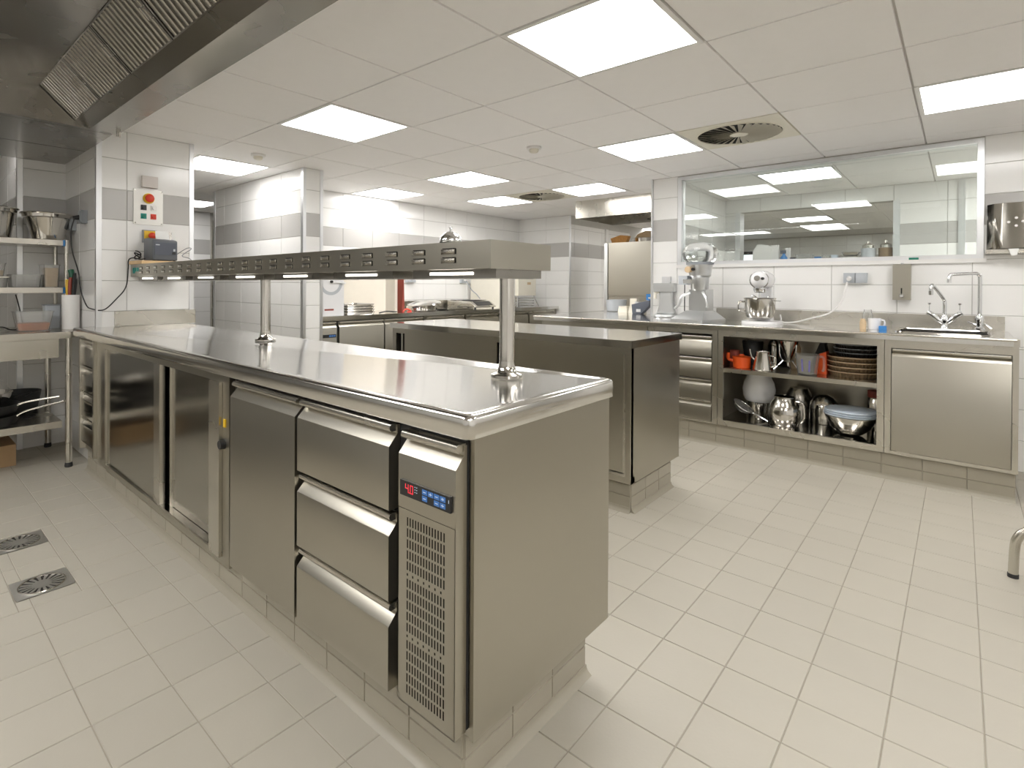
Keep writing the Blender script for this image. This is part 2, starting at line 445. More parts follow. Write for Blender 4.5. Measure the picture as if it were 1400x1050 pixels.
# ---- back wall, end wall and the wall of the passage
wall_back = struct('wall_back', B(XB - 0.12, XB, YST1, YEND + 0.12, 0, ZC + 0.01), GRW)
tiles(wall_back, '+x', XB, YST1, YEND, 0.81, ZC, 4.298 - 4 * TP)
wall_end = struct('wall_end', B(XB, -4.2, YEND, YEND + 0.12, 0, ZC + 0.01), GRW)
tiles(wall_end, '-y', YEND, XB, -4.2, 0.61, ZC, -4.618 - TP)
struct('trim_2', B(-4.215, -4.195, YEND - 0.012, YEND + 0.01, 0, ZC, bev=0.002), ALU)
wall_passage = struct('wall_passage', B(-4.32, -4.2, YEND + 0.12, 9.2, 0, ZC + 0.01), GRW)
tiles(wall_passage, '+x', -4.2, YEND + 0.02, 8.6, 0.81, 2.10, YEND + 0.1)
struct('trim_3', B(-4.2, -4.17, 7.72, 7.80, 0, 2.10, bev=0.004), WPL)
# ---- stub wall between corridor and prep counter
wall_stub = struct('wall_stub', B(-6.1, XST, YST0, YST1, 0, ZC + 0.01), GRW)
tiles(wall_stub, '-y', YST0, -6.1, XST, 0.61, ZC, -4.648 - 4 * TP)
tiles(wall_stub, '+x', XST, YST0 + 0.02, YST1 - 0.02, 0.61, ZC, YST0 + 0.02)
for n, (y, dy) in enumerate(((YST0, 1), (YST1, -1))):
    y0 = y - 0.008 if dy > 0 else y - 0.022
    struct('trim_%d' % (4 + n), B(XST - 0.03, XST + 0.007, y0, y0 + 0.03, 0, ZC, bev=0.002), ALU)
struct('trim_6', B(-6.13, -6.08, YST0 - 0.008, YST1, 0, ZC, bev=0.002), ALU)
# ---- column at the head of the island
column = struct('column', B(-5.05, XCOL, YCOL0, YCOL1, 0, ZC + 0.01), GRW)
tiles(column, '+x', XCOL, YCOL0 + 0.022, YCOL1 - 0.02, 0.81, ZC, 1.139)
tiles(column, '-y', YCOL0, -5.05, XCOL - 0.02, 0.0, ZC, -5.05)
struct('trim_7', B(XCOL - 0.022, XCOL + 0.007, YCOL0 - 0.008, YCOL0 + 0.024, 0, ZC, bev=0.002), ALU)
struct('trim_8', B(XCOL - 0.022, XCOL + 0.007, YCOL1 - 0.022, YCOL1 + 0.008, 0, ZC, bev=0.002), ALU)
# ---- nib of wall behind the steel bench, and the lit wall beyond it
wall_left = struct('wall_left', B(-5.17, -5.05, 0.69, YCOL1, 0, ZC + 0.01), GRW)
tiles(wall_left, '+x', -5.05, 0.715, YCOL0, 0.0, ZC, YCOL0 - TP)
struct('trim_9', B(-5.08, -5.042, 0.682, 0.715, 0, ZC, bev=0.002), ALU)
wall_left_return = struct('wall_left_return', B(-7.6, -5.17, 0.69, 0.80, 0, ZC + 0.01), GRW)
tiles(wall_left_return, '-y', 0.69, -7.0, -5.08, 0.0, ZC, -5.08 - TP * 5)
# ---- corridor end
wall_corridor = struct('wall_corridor', B(-8.12, -8.0, -3.2, 13.2, 0, ZC + 0.01), GRW)
tiles(wall_corridor, '+x', -8.0, 2.4, 3.22, 0.0, ZC, 2.4)
d1 = thing('door_1', 'dark corridor doorway in a steel frame with colourful notices', 'door', (-7.99, 3.7, 0)); d1['kind'] = 'structure'; del d1['category']
obj('door_leaf', B(-8.0, -7.985, 3.27, 4.15, 0, 2.06), BLK, d1)
for a in ((3.22, 3.27), (4.15, 4.2)): obj('door_frame', B(-8.0, -7.95, a[0], a[1], 0, 2.11, bev=0.003), S, d1)
obj('door_frame', B(-8.0, -7.95, 3.27, 4.15, 2.06, 2.11, bev=0.003), S, d1)
obj('notice', B(-7.985, -7.98, 3.28, 3.48, 1.78, 1.97), RED, d1); obj('notice', B(-7.985, -7.98, 3.28, 3.44, 1.52, 1.75), YEL, d1)

# ---- rooms seen through the window
wall_room2_left = struct('wall_room2_left', B(-2.2, -2.1, YS + 0.12, 6.92, 0, ZC + 0.01), GRW)
tiles(wall_room2_left, '+x', -2.1, YS + 0.12, 6.8, 1.02, ZC, YS + 0.12)
bm = bmesh.new(); OX0, OX1, OZ0, OZ1 = -1.93, -0.50, 1.478, 2.07
box(bm, -2.1, FX1, 6.8, 6.92, 0, OZ0); box(bm, -2.1, OX0, 6.8, 6.92, OZ0, ZC + .01); box(bm, OX1, FX1, 6.8, 6.92, OZ0, ZC + .01); box(bm, OX0, OX1, 6.8, 6.92, OZ1, ZC + .01)
wall_room2 = struct('wall_room2', bm, GRW)
tiles(wall_room2, '-y', 6.8, -2.1, 1.2, 1.02, ZC, OX1 - 4 * TP, [(OX0, OX1, OZ0, OZ1)])
struct('trim_10', B(OX0 - 0.05, OX0 + 0.004, 6.78, 6.93, OZ0, OZ1, bev=0.002), ALU)
struct('trim_11', B(OX1 - 0.004, OX1 + 0.05, 6.78, 6.93, OZ0, OZ1, bev=0.002), ALU)
struct('trim_12', B(-0.02, 0.03, 6.785, 6.8, 0, ZC, bev=0.003), ALU)
struct('trim_13', B(OX0 - 0.05, OX1 + 0.05, 6.77, 6.95, OZ0 - 0.03, OZ0, bev=0.003), ALU)
wall_room3 = struct('wall_room3', B(-4.2, FX1, 12.8, 12.9, 0, ZC + 0.01), GRW)
tiles(wall_room3, '-y', 12.8, -4.1, 0.2, 1.4, ZC, -4.1)
window_2 = thing('window_2', 'bright daylit window with a dark frame in the far room', 'window', (-3.3, 12.78, 1.3)); window_2['kind'] = 'structure'; del window_2['category']
obj('pane', B(-3.70, -3.02, 12.76, 12.78, 1.2, 1.90), SUNW, window_2)
for a in ((-3.76, -3.70, 1.2, 1.97), (-3.02, -2.95, 1.2, 1.97), (-3.70, -3.02, 1.90, 1.97)):
    obj('window_frame', B(a[0], a[1], 12.74, 12.79, a[2], a[3]), BLK, window_2)

# ---- ceiling: slab with grid, panels hung one by one
HX0, HX1, HY0, HY1, HZ = -3.80, -0.95, -0.62, 0.983, 2.10     # hood opening
bm = bmesh.new()
ga_, gb_, gc_, gd_ = HX0 - 0.014, HX1 + 0.014, HY0 - 0.004, HY1 + 0.003
for a in ((FX0, ga_, FY0, FY1), (gb_, FX1, FY0, FY1), (ga_, gb_, gd_, FY1), (ga_, gb_, FY0, gc_)): box(bm, *a, ZC + 0.010, ZC + 0.05)
ceiling = struct('ceiling', bm, CGR)
def cell(i, j): return CX0 + i * CP, CY0 + j * CP
LIGHTS = [(-8, 0), (-5, 0), (-2, 0), (1, 0), (-8, 3), (-6, 3), (-3, 3), (0, 3), (3, 3), (-7, 5), (-5, 5), (-2, 6), (-3, 12), (-3, 14), (-5, 9), (2, -3), (1, 6), (-12, 1), (1, -3), (-3, -5), (-6, -5), (1, -5), (-5, -5), (-8, -3), (3, 6), (1, 7), (2, 6), (2, 7), (3, -5), (2, 12), (2, 10), (3, 14), (-7, 12), (0, 10), (0, 12), (0, 14)]  # many panels behind the camera and in side rooms added unseen for brightness
VENTS = [(-2, 3), (-6, 5), (-1, 9)]
npan = 0
for i in range(-14, 5):
    for j in range(-2, 16):
        if (i, j) in LIGHTS or (i, j) in VENTS: continue
        x, y = cell(i, j); cx, cy = x + CP / 2, y + CP / 2
        q = PROJ(cx, cy, ZC)
        if q is None or not (-150 < q[0] < 1550 and -250 < q[1] < 420): continue
        if cx > FX1 or cy > FY1 - 0.2 or cx < -8.2: continue
        if y < HY1 and x + CP > HX0 and x < HX1:
            if y + CP > HY1 + 0.05:
                hh = y + CP - HY1
                put_tile(ceiling, '-z', cx, y + CP - hh / 2, ZC + 0.010, CP - 0.007, hh - 0.007, CEIL, 'ceiling_panel', 0.010, 0.002); npan += 1
            continue
        if npan > 290: continue
        put_tile(ceiling, '-z', cx, cy, ZC + 0.010, CP - 0.007, CP - 0.007, CEIL, 'ceiling_panel', 0.010, 0.002); npan += 1

# ---- light panels
def light_panel(i, j, first=[None]):
    x, y = cell(i, j); c = Vector((x + CP / 2, y + CP / 2, ZC))
    if first[0] is None:
        t = thing('ceiling_light', 'square flush light panel glowing white in the tiled ceiling', 'ceiling light', c, 0, 'light panels in the ceiling')
        a, b = CP / 2 - 0.004, 0.281
        bm = bmesh.new()
        for q in ((-a, a, -a, -b), (-a, a, b, a), (-a, -b, -b, b), (b, a, -b, b)): box(bm, *q, -0.003, 0.012)
        obj('frame', bm, WPL, t, local=True)
        obj('diffuser', B(-b, b, -b, b, -0.0015, 0.004), LED, t, local=True)
        first[0] = t; return t
    o = copy_tree(first[0]); o.location = c; return o
LLAB = {(-5, 0): 'square light panel glowing above the middle of the main island', (-2, 0): 'square light panel glowing above the gap between the two islands',
        (-8, 0): 'square light panel glowing in the corridor beyond the switch column', (-8, 3): 'square light panel glowing beside the prep wall above the white machine',
        (-6, 3): 'square light panel glowing between the prep worktop and the second island', (-3, 3): 'square light panel glowing next to the cream swirl air outlet',
        (0, 3): 'square light panel glowing in front of the sink taps', (-7, 5): 'square light panel glowing beside the small swirl outlet near the far corner',
        (-5, 5): 'square light panel glowing before the passage canopy', (-2, 6): 'square light panel glowing in the room behind the window glass',
        (-3, 12): 'nearer light panel glowing in the far room beyond the serving opening', (-3, 14): 'farther light panel glowing in the far room beyond the serving opening'}
for ij in LIGHTS:
    o = light_panel(*ij); o['label'] = LLAB.get(ij, 'square flush light panel away from the islands, in a set mostly added out of view')

# ---- swirl air outlets
def swirl_vent(i, j, label, n=30):
    x, y = cell(i, j); c = Vector((x + CP / 2, y + CP / 2, ZC))
    t = thing('ceiling_vent', label, 'air vent', c)
    a = CP / 2 - 0.004
    obj('plate', B(-a, a, -a, a, -0.002, 0.010, bev=0.001, seg=1), CRE, t, local=True)
    obj('opening', C((0, 0, -0.0035), (0, 0, -0.002), 0.255, n=40), DARK, t, local=True)
    obj('rim', T([(0.258 * math.cos(2 * math.pi * k / 40), 0.258 * math.sin(2 * math.pi * k / 40), -0.004) for k in range(41)], 0.005, 6, False), CRE, t, local=True)
    obj('hub', L([(0, -0.012), (0.055, -0.010), (0.062, -0.004), (0.062, -0.002)], n=24), CRE, t, local=True)
    for k in range(n):
        an = 2 * math.pi * k / n
        bm = bmesh.new(); vs_ = []
        for r_, wd in ((0.058, 0.009), (0.25, 0.034)):
            for s_ in (-1, 1): vs_.append(bm.verts.new((r_, s_ * wd / 2, -0.0045 - (0.010 if s_ > 0 else 0.0))))
        f = bm.faces.new((vs_[0], vs_[2], vs_[3], vs_[1]))
        bmesh.ops.solidify(bm, geom=[f], thickness=0.0012)
        bm.transform(Matrix.Rotation(an, 4, 'Z'))
        obj('vane', bm, CRE, t, local=True)
swirl_vent(-2, 3, 'round swirl air outlet in a cream square plate beside a light panel')
swirl_vent(-6, 5, 'round swirl air outlet in the ceiling near the far corner of the prep wall')
# ---- smoke detectors
def detector(px, py, label):
    p = OZ(px, py, ZC)
    t = thing('smoke_detector', label, 'smoke detector', (p.x, p.y, ZC))
    obj('base', L([(0, 0.002), (0.055, 0.002), (0.055, -0.014), (0.05, -0.018), (0.0, -0.018)], n=24), WPL, t, local=True)
    obj('sensor_head', L([(0.036, -0.017), (0.034, -0.034), (0.026, -0.042), (0.0, -0.043)], n=24), CRE, t, local=True)
detector(353, 211, 'white round smoke detector near the tiled column and the corridor light')
detector(730, 201, 'white round smoke detector in the open middle of the ceiling')
# ================================================================== FIXED KITCHEN FURNITURE
def plinth(name, boxes, faces):
    """tiled kerb under a counter; faces: (facing, plane, u0, u1, z0, z1)"""
    bm = bmesh.new()
    for b in boxes: box(bm, *b)
    p = struct(name, bm, GRF)
    for (fc, pl, u0, u1, z0, z1) in faces:
        n = max(1, int(round((u1 - u0) / 0.2))); wd = (u1 - u0) / n
        zs = [z0, z0 + 0.085, z1] if z1 - z0 > 0.11 else [z0, z1]
        for i in range(n):
            for k in range(len(zs) - 1):
                put_tile(p, fc, u0 + (i + .5) * wd, (zs[k] + zs[k + 1]) / 2, pl, wd - 0.003, zs[k + 1] - zs[k] - 0.003, TPL, 'plinth_tile')
        # rounded cove against the floor
        s = {'-y': -1, '+x': 1}[fc]
        pts = [(0, 0), (0.022, 0), (0.016, 0.004), (0.008, 0.010), (0.004, 0.018), (0.003, 0.026), (0, 0.026)]
        bm = bmesh.new()
        if fc == '-y': prism(bm, [(pl - 0.004 - a, b) for a, b in pts], 'x', u0, u1)
        else: prism(bm, [(pl + 0.004 + a, b) for a, b in pts], 'y', u0, u1)
        obj('cove', bm, TPL, p)
    return p
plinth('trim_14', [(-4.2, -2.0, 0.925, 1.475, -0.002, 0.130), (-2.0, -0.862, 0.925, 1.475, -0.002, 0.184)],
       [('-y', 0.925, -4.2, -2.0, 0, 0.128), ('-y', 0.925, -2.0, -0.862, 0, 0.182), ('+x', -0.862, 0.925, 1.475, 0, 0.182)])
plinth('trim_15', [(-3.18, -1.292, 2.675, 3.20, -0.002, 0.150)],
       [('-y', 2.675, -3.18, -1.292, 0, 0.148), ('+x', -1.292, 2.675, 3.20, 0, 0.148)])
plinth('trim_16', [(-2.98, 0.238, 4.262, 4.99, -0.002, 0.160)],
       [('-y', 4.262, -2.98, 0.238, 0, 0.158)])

# handle-profile front used on drawers and cold-store doors: local y = depth (front towards -y), x = width
def grip_front(parent, name, x0, x1, zb, zt, yf, depth, mat=SF, grip=0.052, bev=0.035, axis='x', hmat=None):
    """zt: top of the grip rail. Front face, 45 degree bevel, finger channel, rounded rail on top"""
    zf = zt - grip
    q = 0.027
    poly = [(yf + depth, zb), (yf + 0.0015, zb), (yf, zb + 0.0015), (yf, zf - 0.002), (yf + 0.001, zf), (yf + q, zf + q), (yf + q, zt - 0.004), (yf + depth, zt - 0.004)]
    rail = [(yf + q - 0.001, zt - 0.018), (yf + 0.012, zt - 0.019), (yf + 0.006, zt - 0.015), (yf + 0.004, zt - 0.009), (yf + 0.006, zt - 0.003), (yf + 0.012, zt), (yf + depth, zt), (yf + depth, zt - 0.004), (yf + q - 0.001, zt - 0.004)]
    s = 1
    if axis == 'y':   # front towards +x : depth runs to -x
        poly = [(2 * yf - a, b) for a, b in poly]; rail = [(2 * yf - a, b) for a, b in rail]
    d = obj(name, PR(poly, 'x' if axis == 'x' else 'y', x0, x1), mat, parent)
    obj('handle', PR(rail, 'x' if axis == 'x' else 'y', x0 + 0.003, x1 - 0.003), hmat or S, d)
    return d

# ---------------- main island
# worktop with rolled edge and rounded corners
bm = bmesh.new()
WI = (-4.27, -0.785, 0.856, 1.520)
r = 0.022
def rrect(x0, x1, y0, y1, r, n=6, corners=(1, 1, 1, 1)):
    pts = []
    for (cx, cy, a0), on in zip(((x1 - r, y0 + r, -90), (x1 - r, y1 - r, 0), (x0 + r, y1 - r, 90), (x0 + r, y0 + r, 180)), corners):
        if on:
            for k in range(n + 1):
                a = R(a0 + 90 * k / n); pts.append((cx + r * math.cos(a), cy + r * math.sin(a)))
        else:
            pts.append((cx + (r if a0 in (-90, 0) else -r), cy + (r if a0 in (0, 90) else -r)))
    return pts
def worktop(name, x0, x1, y0, y1, zt, th, label, rr=0.022, lip=0.0016, corners=(1, 1, 0, 0), edge=0.013):
    """slab with a raised rolled rim: outline swept as rings"""
    base = rrect(x0, x1, y0, y1, rr, 6, corners)
    cxm, cym = (x0 + x1) / 2, (y0 + y1) / 2
    def ring(ins, z):
        return [((x0 + ins if p[0] < cxm else x1 - ins) if False else p[0] + (ins if p[0] < cxm else -ins), p[1] + (ins if p[1] < cym else -ins), z) for p in base]
    rings = [ring(0.02, zt - th), ring(0.001, zt - th), ring(0, zt - th + 0.002), ring(0, zt - edge)]
    for k in range(1, 6):
        a = R(90 * k / 5); rings.append(ring(edge * (1 - math.cos(a)), zt - edge + edge * math.sin(a) + lip * math.sin(a)))
    rings.append(ring(edge + 0.010, zt + lip)); rings.append(ring(edge + 0.016, zt + lip * .6)); rings.append(ring(edge + 0.022, zt))
    bm = bmesh.new(); V = [[bm.verts.new(p) for p in rg] for rg in rings]
    n = len(base)
    for a, b in zip(V, V[1:]):
        for i in range(n):
            j = (i + 1) % n; bm.faces.new((a[i], a[j], b[j], b[i]))
    bm.faces.new(V[-1]); bm.faces.new(V[0][::-1])
    return single(name, bm, ST, label, 'worktop')
worktop('island_worktop', -4.27, -0.785, 0.856, 1.520, Z1 - 0.002, 0.052, 'long brushed steel worktop carrying the louvred heated shelf on round posts')

# refrigerated counter
rc = thing('refrigerated_counter', 'steel refrigerated counter with one door, three drawers and a digital control panel', 'refrigerated counter', (-1.4, 1.2, 0.186))
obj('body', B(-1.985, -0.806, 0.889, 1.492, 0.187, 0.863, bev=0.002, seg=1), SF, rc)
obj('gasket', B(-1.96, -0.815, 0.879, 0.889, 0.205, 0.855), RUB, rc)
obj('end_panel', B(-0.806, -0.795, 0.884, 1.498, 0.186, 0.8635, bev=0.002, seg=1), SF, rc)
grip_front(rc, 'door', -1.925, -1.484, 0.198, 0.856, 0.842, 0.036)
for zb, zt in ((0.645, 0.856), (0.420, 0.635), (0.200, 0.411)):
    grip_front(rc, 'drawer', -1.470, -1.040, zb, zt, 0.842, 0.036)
# control panel with a perforated grille
cp = grip_front(rc, 'control_panel', -1.003, -0.812, 0.668, 0.850, 0.842, 0.036)
bm = bmesh.new()                       # perforated sheet: real slots, black box behind paints in their shade
gx0, gx1, gz0, gz1 = -1.003, -0.812, 0.205, 0.668
cols = 14; sx0, sx1 = -0.974, -0.842; pitch = (sx1 - sx0) / cols
us = [gx0]
for k in range(cols): us += [sx0 + k * pitch + pitch * 0.27, sx0 + k * pitch + pitch * 0.73]
us.append(gx1)
vsn = [gz1]; rows = []
z = 0.651
for g in range(3):
    for q in range(5):
        hgt = 0.0205
        rows.append((z, z - hgt, 's')); z -= 0.0262
    if g < 2: rows.append((z - 0.002, z - 0.008, 'd')); z -= 0.0150
zz = [gz1]
kinds = ['f']
for a, b, k in rows:
    zz += [a, b]; kinds += [k, 'f']
zz.append(gz0)
yf = 0.842
grid = [[bm.verts.new((u, yf, v)) for u in us] for v in zz]
for rI in range(len(zz) - 1):
    kd = kinds[rI]
    for cI in range(len(us) - 1):
        slot = cI % 2 == 1
        if kd == 's' and slot: continue
        if kd == 'd' and slot and (cI // 2) % 2 == 0: continue
        bm.faces.new((grid[rI][cI], grid[rI + 1][cI], grid[rI + 1][cI + 1], grid[rI][cI + 1]))
gr = obj('vent_grille', bm, SF, rc, flat=True)
obj('grille_side', B(-0.814, -0.812, 0.842, 0.878, 0.205, 0.668), SF, gr); obj('grille_side', B(-1.003, -1.001, 0.842, 0.878, 0.205, 0.668), SF, gr)
obj('grille_base', B(-1.001, -0.814, 0.842, 0.878, 0.205, 0.207), SF, gr)
obj('void_shade', B(-0.998, -0.816, 0.862, 0.876, 0.21, 0.664), DARK, gr)
dp = obj('display', B(-0.990, -0.822, 0.836, 0.8425, 0.703, 0.739, bev=0.002), BLK, rc, label='black digital display reading 4.0 in red')
def seg7(parent, x, z, wd, ht, segs, t, mat, y):
    S7 = {'a': (0, ht - t, wd, ht), 'g': (0, ht / 2 - t / 2, wd, ht / 2 + t / 2), 'd': (0, 0, wd, t), 'f': (0, ht / 2, t, ht), 'b': (wd - t, ht / 2, wd, ht), 'e': (0, 0, t, ht / 2), 'c': (wd - t, 0, wd, ht / 2)}
    bm = bmesh.new()
    for s_ in segs:
        a, b, c, d = S7[s_]; box(bm, x + a, x + c, y, y + 0.0006, z + b, z + d)
    obj('digit', bm, mat, parent)
seg7(dp, -0.971, 0.7125, 0.0115, 0.020, 'fgbc', 0.0019, LCD, 0.8354)
seg7(dp, -0.954, 0.7125, 0.0105, 0.020, 'abcdef', 0.0019, LCD, 0.8354)
obj('decimal_point', B(-0.9578, -0.9557, 0.8354, 0.836, 0.7125, 0.7147), LCD, dp)
for k in range(4):
    for rw in range(2):
        if rw == 1 and k == 1: continue
        x = -0.912 + k * 0.0195; z = 0.7225 - rw * 0.0145
        kk = obj('key', B(x, x + 0.0165, 0.8352, 0.836, z, z + 0.0115), KEY, dp)
        bm = bmesh.new(); box(bm, x + 0.004, x + 0.0125, 0.8348, 0.8352, z + 0.005, z + 0.0065)
        if k % 2: box(bm, x + 0.0075, x + 0.009, 0.8348, 0.8352, z + 0.003, z + 0.009)
        obj('key_mark', bm, KEYW, kk)
for k in range(6): obj('status_led', B(-0.938 + (k % 2) * 0.006, -0.9355 + (k % 2) * 0.006, 0.8354, 0.836, 0.731 - (k // 2) * 0.006, 0.7325 - (k // 2) * 0.006), KEYW, dp)
obj('indicator', B(-0.8275, -0.8262, 0.8354, 0.836, 0.724, 0.731), KEYW, dp)

# sliding door cabinet
sc = thing('sliding_door_cabinet', 'steel island cabinet with two mirror-like sliding doors and a black knob on its end post', 'cabinet', (-2.9, 1.2, 0.133))
bm = bmesh.new()
box(bm, -3.735, -2.03, 1.47, 1.492, 0.135, 0.863); box(bm, -3.735, -2.03, 0.92, 1.47, 0.135, 0.150); box(bm, -3.735, -3.715, 0.92, 1.47, 0.15, 0.863); box(bm, -2.05, -2.03, 0.92, 1.47, 0.15, 0.863)
obj('body', bm, SF, sc)
obj('top_rail', B(-3.735, -2.03, 0.885, 0.93, 0.826, 0.863, bev=0.002, seg=1), SF, sc)
obj('bottom_rail', B(-3.735, -2.03, 0.885, 0.94, 0.133, 0.160, bev=0.002, seg=1), SF, sc)
obj('post', B(-3.735, -3.665, 0.885, 0.925, 0.160, 0.826, bev=0.003), SF, sc)
obj('post', B(-2.185, -2.09, 0.872, 0.925, 0.160, 0.826, bev=0.004), S, sc)
obj('post', B(-2.088, -2.03, 0.885, 0.925, 0.160, 0.826, bev=0.002), SF, sc)
obj('inside_shade', B(-3.70, -2.05, 0.955, 0.96, 0.16, 0.83), DARK, sc)  # black sheet paints in the shade behind the sliding doors
sd = obj('sliding_door', B(-3.665, -2.865, 0.897, 0.912, 0.162, 0.824, bev=0.002), SG, sc)
obj('stile', B(-2.865, -2.79, 0.890, 0.915, 0.160, 0.824, bev=0.003), S, sd)
sd = obj('sliding_door', B(-2.72, -2.187, 0.924, 0.938, 0.162, 0.824, bev=0.002), SG, sc)
obj('stile', B(-2.745, -2.72, 0.920, 0.940, 0.162, 0.824, bev=0.003), S, sd)
obj('floor_guide', B(-2.79, -2.187, 0.890, 0.922, 0.160, 0.164), SM, sc)
kb = obj('knob', C((-2.075, 0.885, 0.594), (-2.075, 0.866, 0.594), 0.019, 0.016, n=20), BLK, sc)
obj('knob_stem', C((-2.075, 0.886, 0.594), (-2.075, 0.876, 0.594), 0.010, n=12), CHR, kb)
obj('latch', B(-2.072, -2.058, 0.880, 0.886, 0.66, 0.69), YEL, sc)

# narrow drawer stack at the wall end of the island
nd = thing('narrow_drawer_cabinet', 'narrow steel cabinet of four shallow drawers where the island meets the steel bench', 'cabinet', (-4.0, 1.2, 0.133))
obj('body', B(-4.235, -3.74, 0.912, YCOL0 - 0.012, 0.135, 0.863), SF, nd)
for x in (-4.235, -3.915): obj('upright', B(x, x + 0.028, 0.880, 0.912, 0.14, 0.863, bev=0.003), S, nd)
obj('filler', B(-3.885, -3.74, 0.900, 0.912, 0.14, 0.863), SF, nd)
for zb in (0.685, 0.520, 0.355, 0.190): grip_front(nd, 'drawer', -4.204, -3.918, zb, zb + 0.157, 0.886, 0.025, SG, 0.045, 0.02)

# small upstand of the worktop against the column
single('backsplash', B(XCOL + 0.0055, XCOL + 0.024, 1.065, 1.572, Z1, 1.016, bev=0.004), S, 'low steel upstand on the island worktop against the tiled column', 'backsplash')

# ---------------- heated gantry shelf
GXR, GXL, GY0_, GY1_, GZ0, GZ1 = -0.985, -4.192, 1.160, 1.458, 1.249, 1.331
ga = thing('heated_shelf', 'long louvred steel heated shelf on round posts above the island', 'heated shelf', (-2.6, 1.31, Z1))
bm = bmesh.new()
box(bm, GXL, GXR, GY0_, GY1_, GZ0, GZ1); bevel(bm, 0.0025, 2)
obj('shelf_body', bm, SF, ga)
def louver_mesh():
    bm = bmesh.new(); n = 7; wd, ht, pr = 0.062, 0.0165, 0.008
    # pressed hood: high at the +x end, fading at the -x end, open on +x
    prev = None
    for k in range(n):
        t = k / (n - 1); x = -wd / 2 + wd * t; d = pr * math.sin(min(1, t * 2.2) * math.pi / 2)
        if t > 0.93: d *= 0.9
        row = [bm.verts.new((x, 0.0, ht / 2)), bm.verts.new((x, -d * .75, ht / 2 - 0.003)), bm.verts.new((x, -d, 0)), bm.verts.new((x, -d * .75, -ht / 2 + 0.003)), bm.verts.new((x, 0.0, -ht / 2))]
        if prev:
            for q in range(4): bm.faces.new((prev[q], prev[q + 1], row[q + 1], row[q]))
        prev = row
    bm.faces.new(prev)
    return bm
lv = None
for k in range(22):
    for rz_ in (1.3025, 1.2755):
        loc = Vector((-1.155 - k * 0.1345, GY0_ - 0.0002, rz_))
        if lv is None:
            lv = obj('louver', louver_mesh(), S, ga, local=True); lv.location = loc - Vector(ga.location)
            sl = obj('slot', B(0.024, 0.034, -0.0012, 0.0, -0.0085, 0.0085), DARK, lv, local=True)
            sl2 = obj('slot', B(-0.024, 0.031, -0.0010, 0.0, 0.0078, 0.0100), DARK, lv, local=True)
        else:
            c = lv.copy(); COL.objects.link(c); c.location = loc - Vector(ga.location)
            for s_ in (sl, sl2):
                e = s_.copy(); COL.objects.link(e); e.parent = c
for k in range(7):
    x1 = -0.995 - k * 0.465; x0 = x1 - 0.36
    if k == 6: x0 = max(x0, GXL + 0.02)
    lh = obj('lamp_housing', B(x0, x1, 1.196, 1.42, 1.223, GZ0, bev=0.003), SD, ga)
    obj('heat_tube', B(x0 + 0.085, x1 - 0.09, 1.1925, 1.1965, 1.2325, 1.2405), TUBE, lh)
    obj('reflector', B(x0 + 0.02, x1 - 0.02, 1.21, 1.405, 1.2215, 1.2232), SM, lh)
for x in (-1.045, -2.594):
    p = obj('post', L([(0.024, 0.0), (0.024, GZ0 - Z1)], (x, 1.31, Z1), n=28), SM, ga)
    obj('flange', L([(0.0, 0.0005), (0.050, 0.0005), (0.050, 0.008), (0.047, 0.011), (0.036, 0.014), (0.029, 0.022), (0.0255, 0.036), (0.0245, 0.05)], (x, 1.31, Z1), n=28), SM, p)
obj('power_port', B(-4.14, -4.10, 1.1575, 1.160, 1.270, 1.290), TEA, ga)
for q in range(3): obj('port_switch', B(-4.135 + q * 0.045, -4.118 + q * 0.045, 1.1560, 1.160, 1.283, 1.308), TEA, ga)

# ---------------- second island
i2 = thing('island_cabinet', 'steel island cabinet with sliding doors standing between the main island and the sink', 'cabinet', (-2.2, 2.95, 0.15))
bm = bmesh.new()
box(bm, -3.205, -1.272, 3.262, 3.28, 0.165, 0.878); box(bm, -3.205, -3.185, 2.635, 3.262, 0.165, 0.878); box(bm, -1.30, -1.272, 2.635, 3.262, 0.165, 0.878); box(bm, -3.185, -1.30, 2.66, 3.262, 0.165, 0.185)
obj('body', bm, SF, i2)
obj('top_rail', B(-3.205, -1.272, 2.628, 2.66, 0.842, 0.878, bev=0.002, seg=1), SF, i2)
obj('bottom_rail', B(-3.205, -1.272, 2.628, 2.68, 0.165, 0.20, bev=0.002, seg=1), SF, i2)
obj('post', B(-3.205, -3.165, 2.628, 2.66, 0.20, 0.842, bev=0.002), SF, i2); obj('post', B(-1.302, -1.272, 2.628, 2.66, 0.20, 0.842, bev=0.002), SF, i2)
obj('inside_shade', B(-3.18, -1.31, 2.70, 2.705, 0.20, 0.86), DARK, i2)  # black sheet in place of the cabinet's inner shade
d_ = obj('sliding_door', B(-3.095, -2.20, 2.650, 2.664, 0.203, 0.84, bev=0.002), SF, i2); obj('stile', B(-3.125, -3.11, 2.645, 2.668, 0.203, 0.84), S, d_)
d_ = obj('sliding_door', B(-2.185, -1.335, 2.672, 2.686, 0.203, 0.84, bev=0.002), SF, i2); obj('stile', B(-1.335, -1.322, 2.668, 2.690, 0.203, 0.84), S, d_)
bm = bmesh.new(); box(bm, -3.225, -1.262, 2.617, 3.292, 0.878, 0.917); bevel(bm, 0.003, 2)
single('second_worktop', bm, ST, 'bare steel worktop on the short island cabinet in front of the sink', 'worktop')

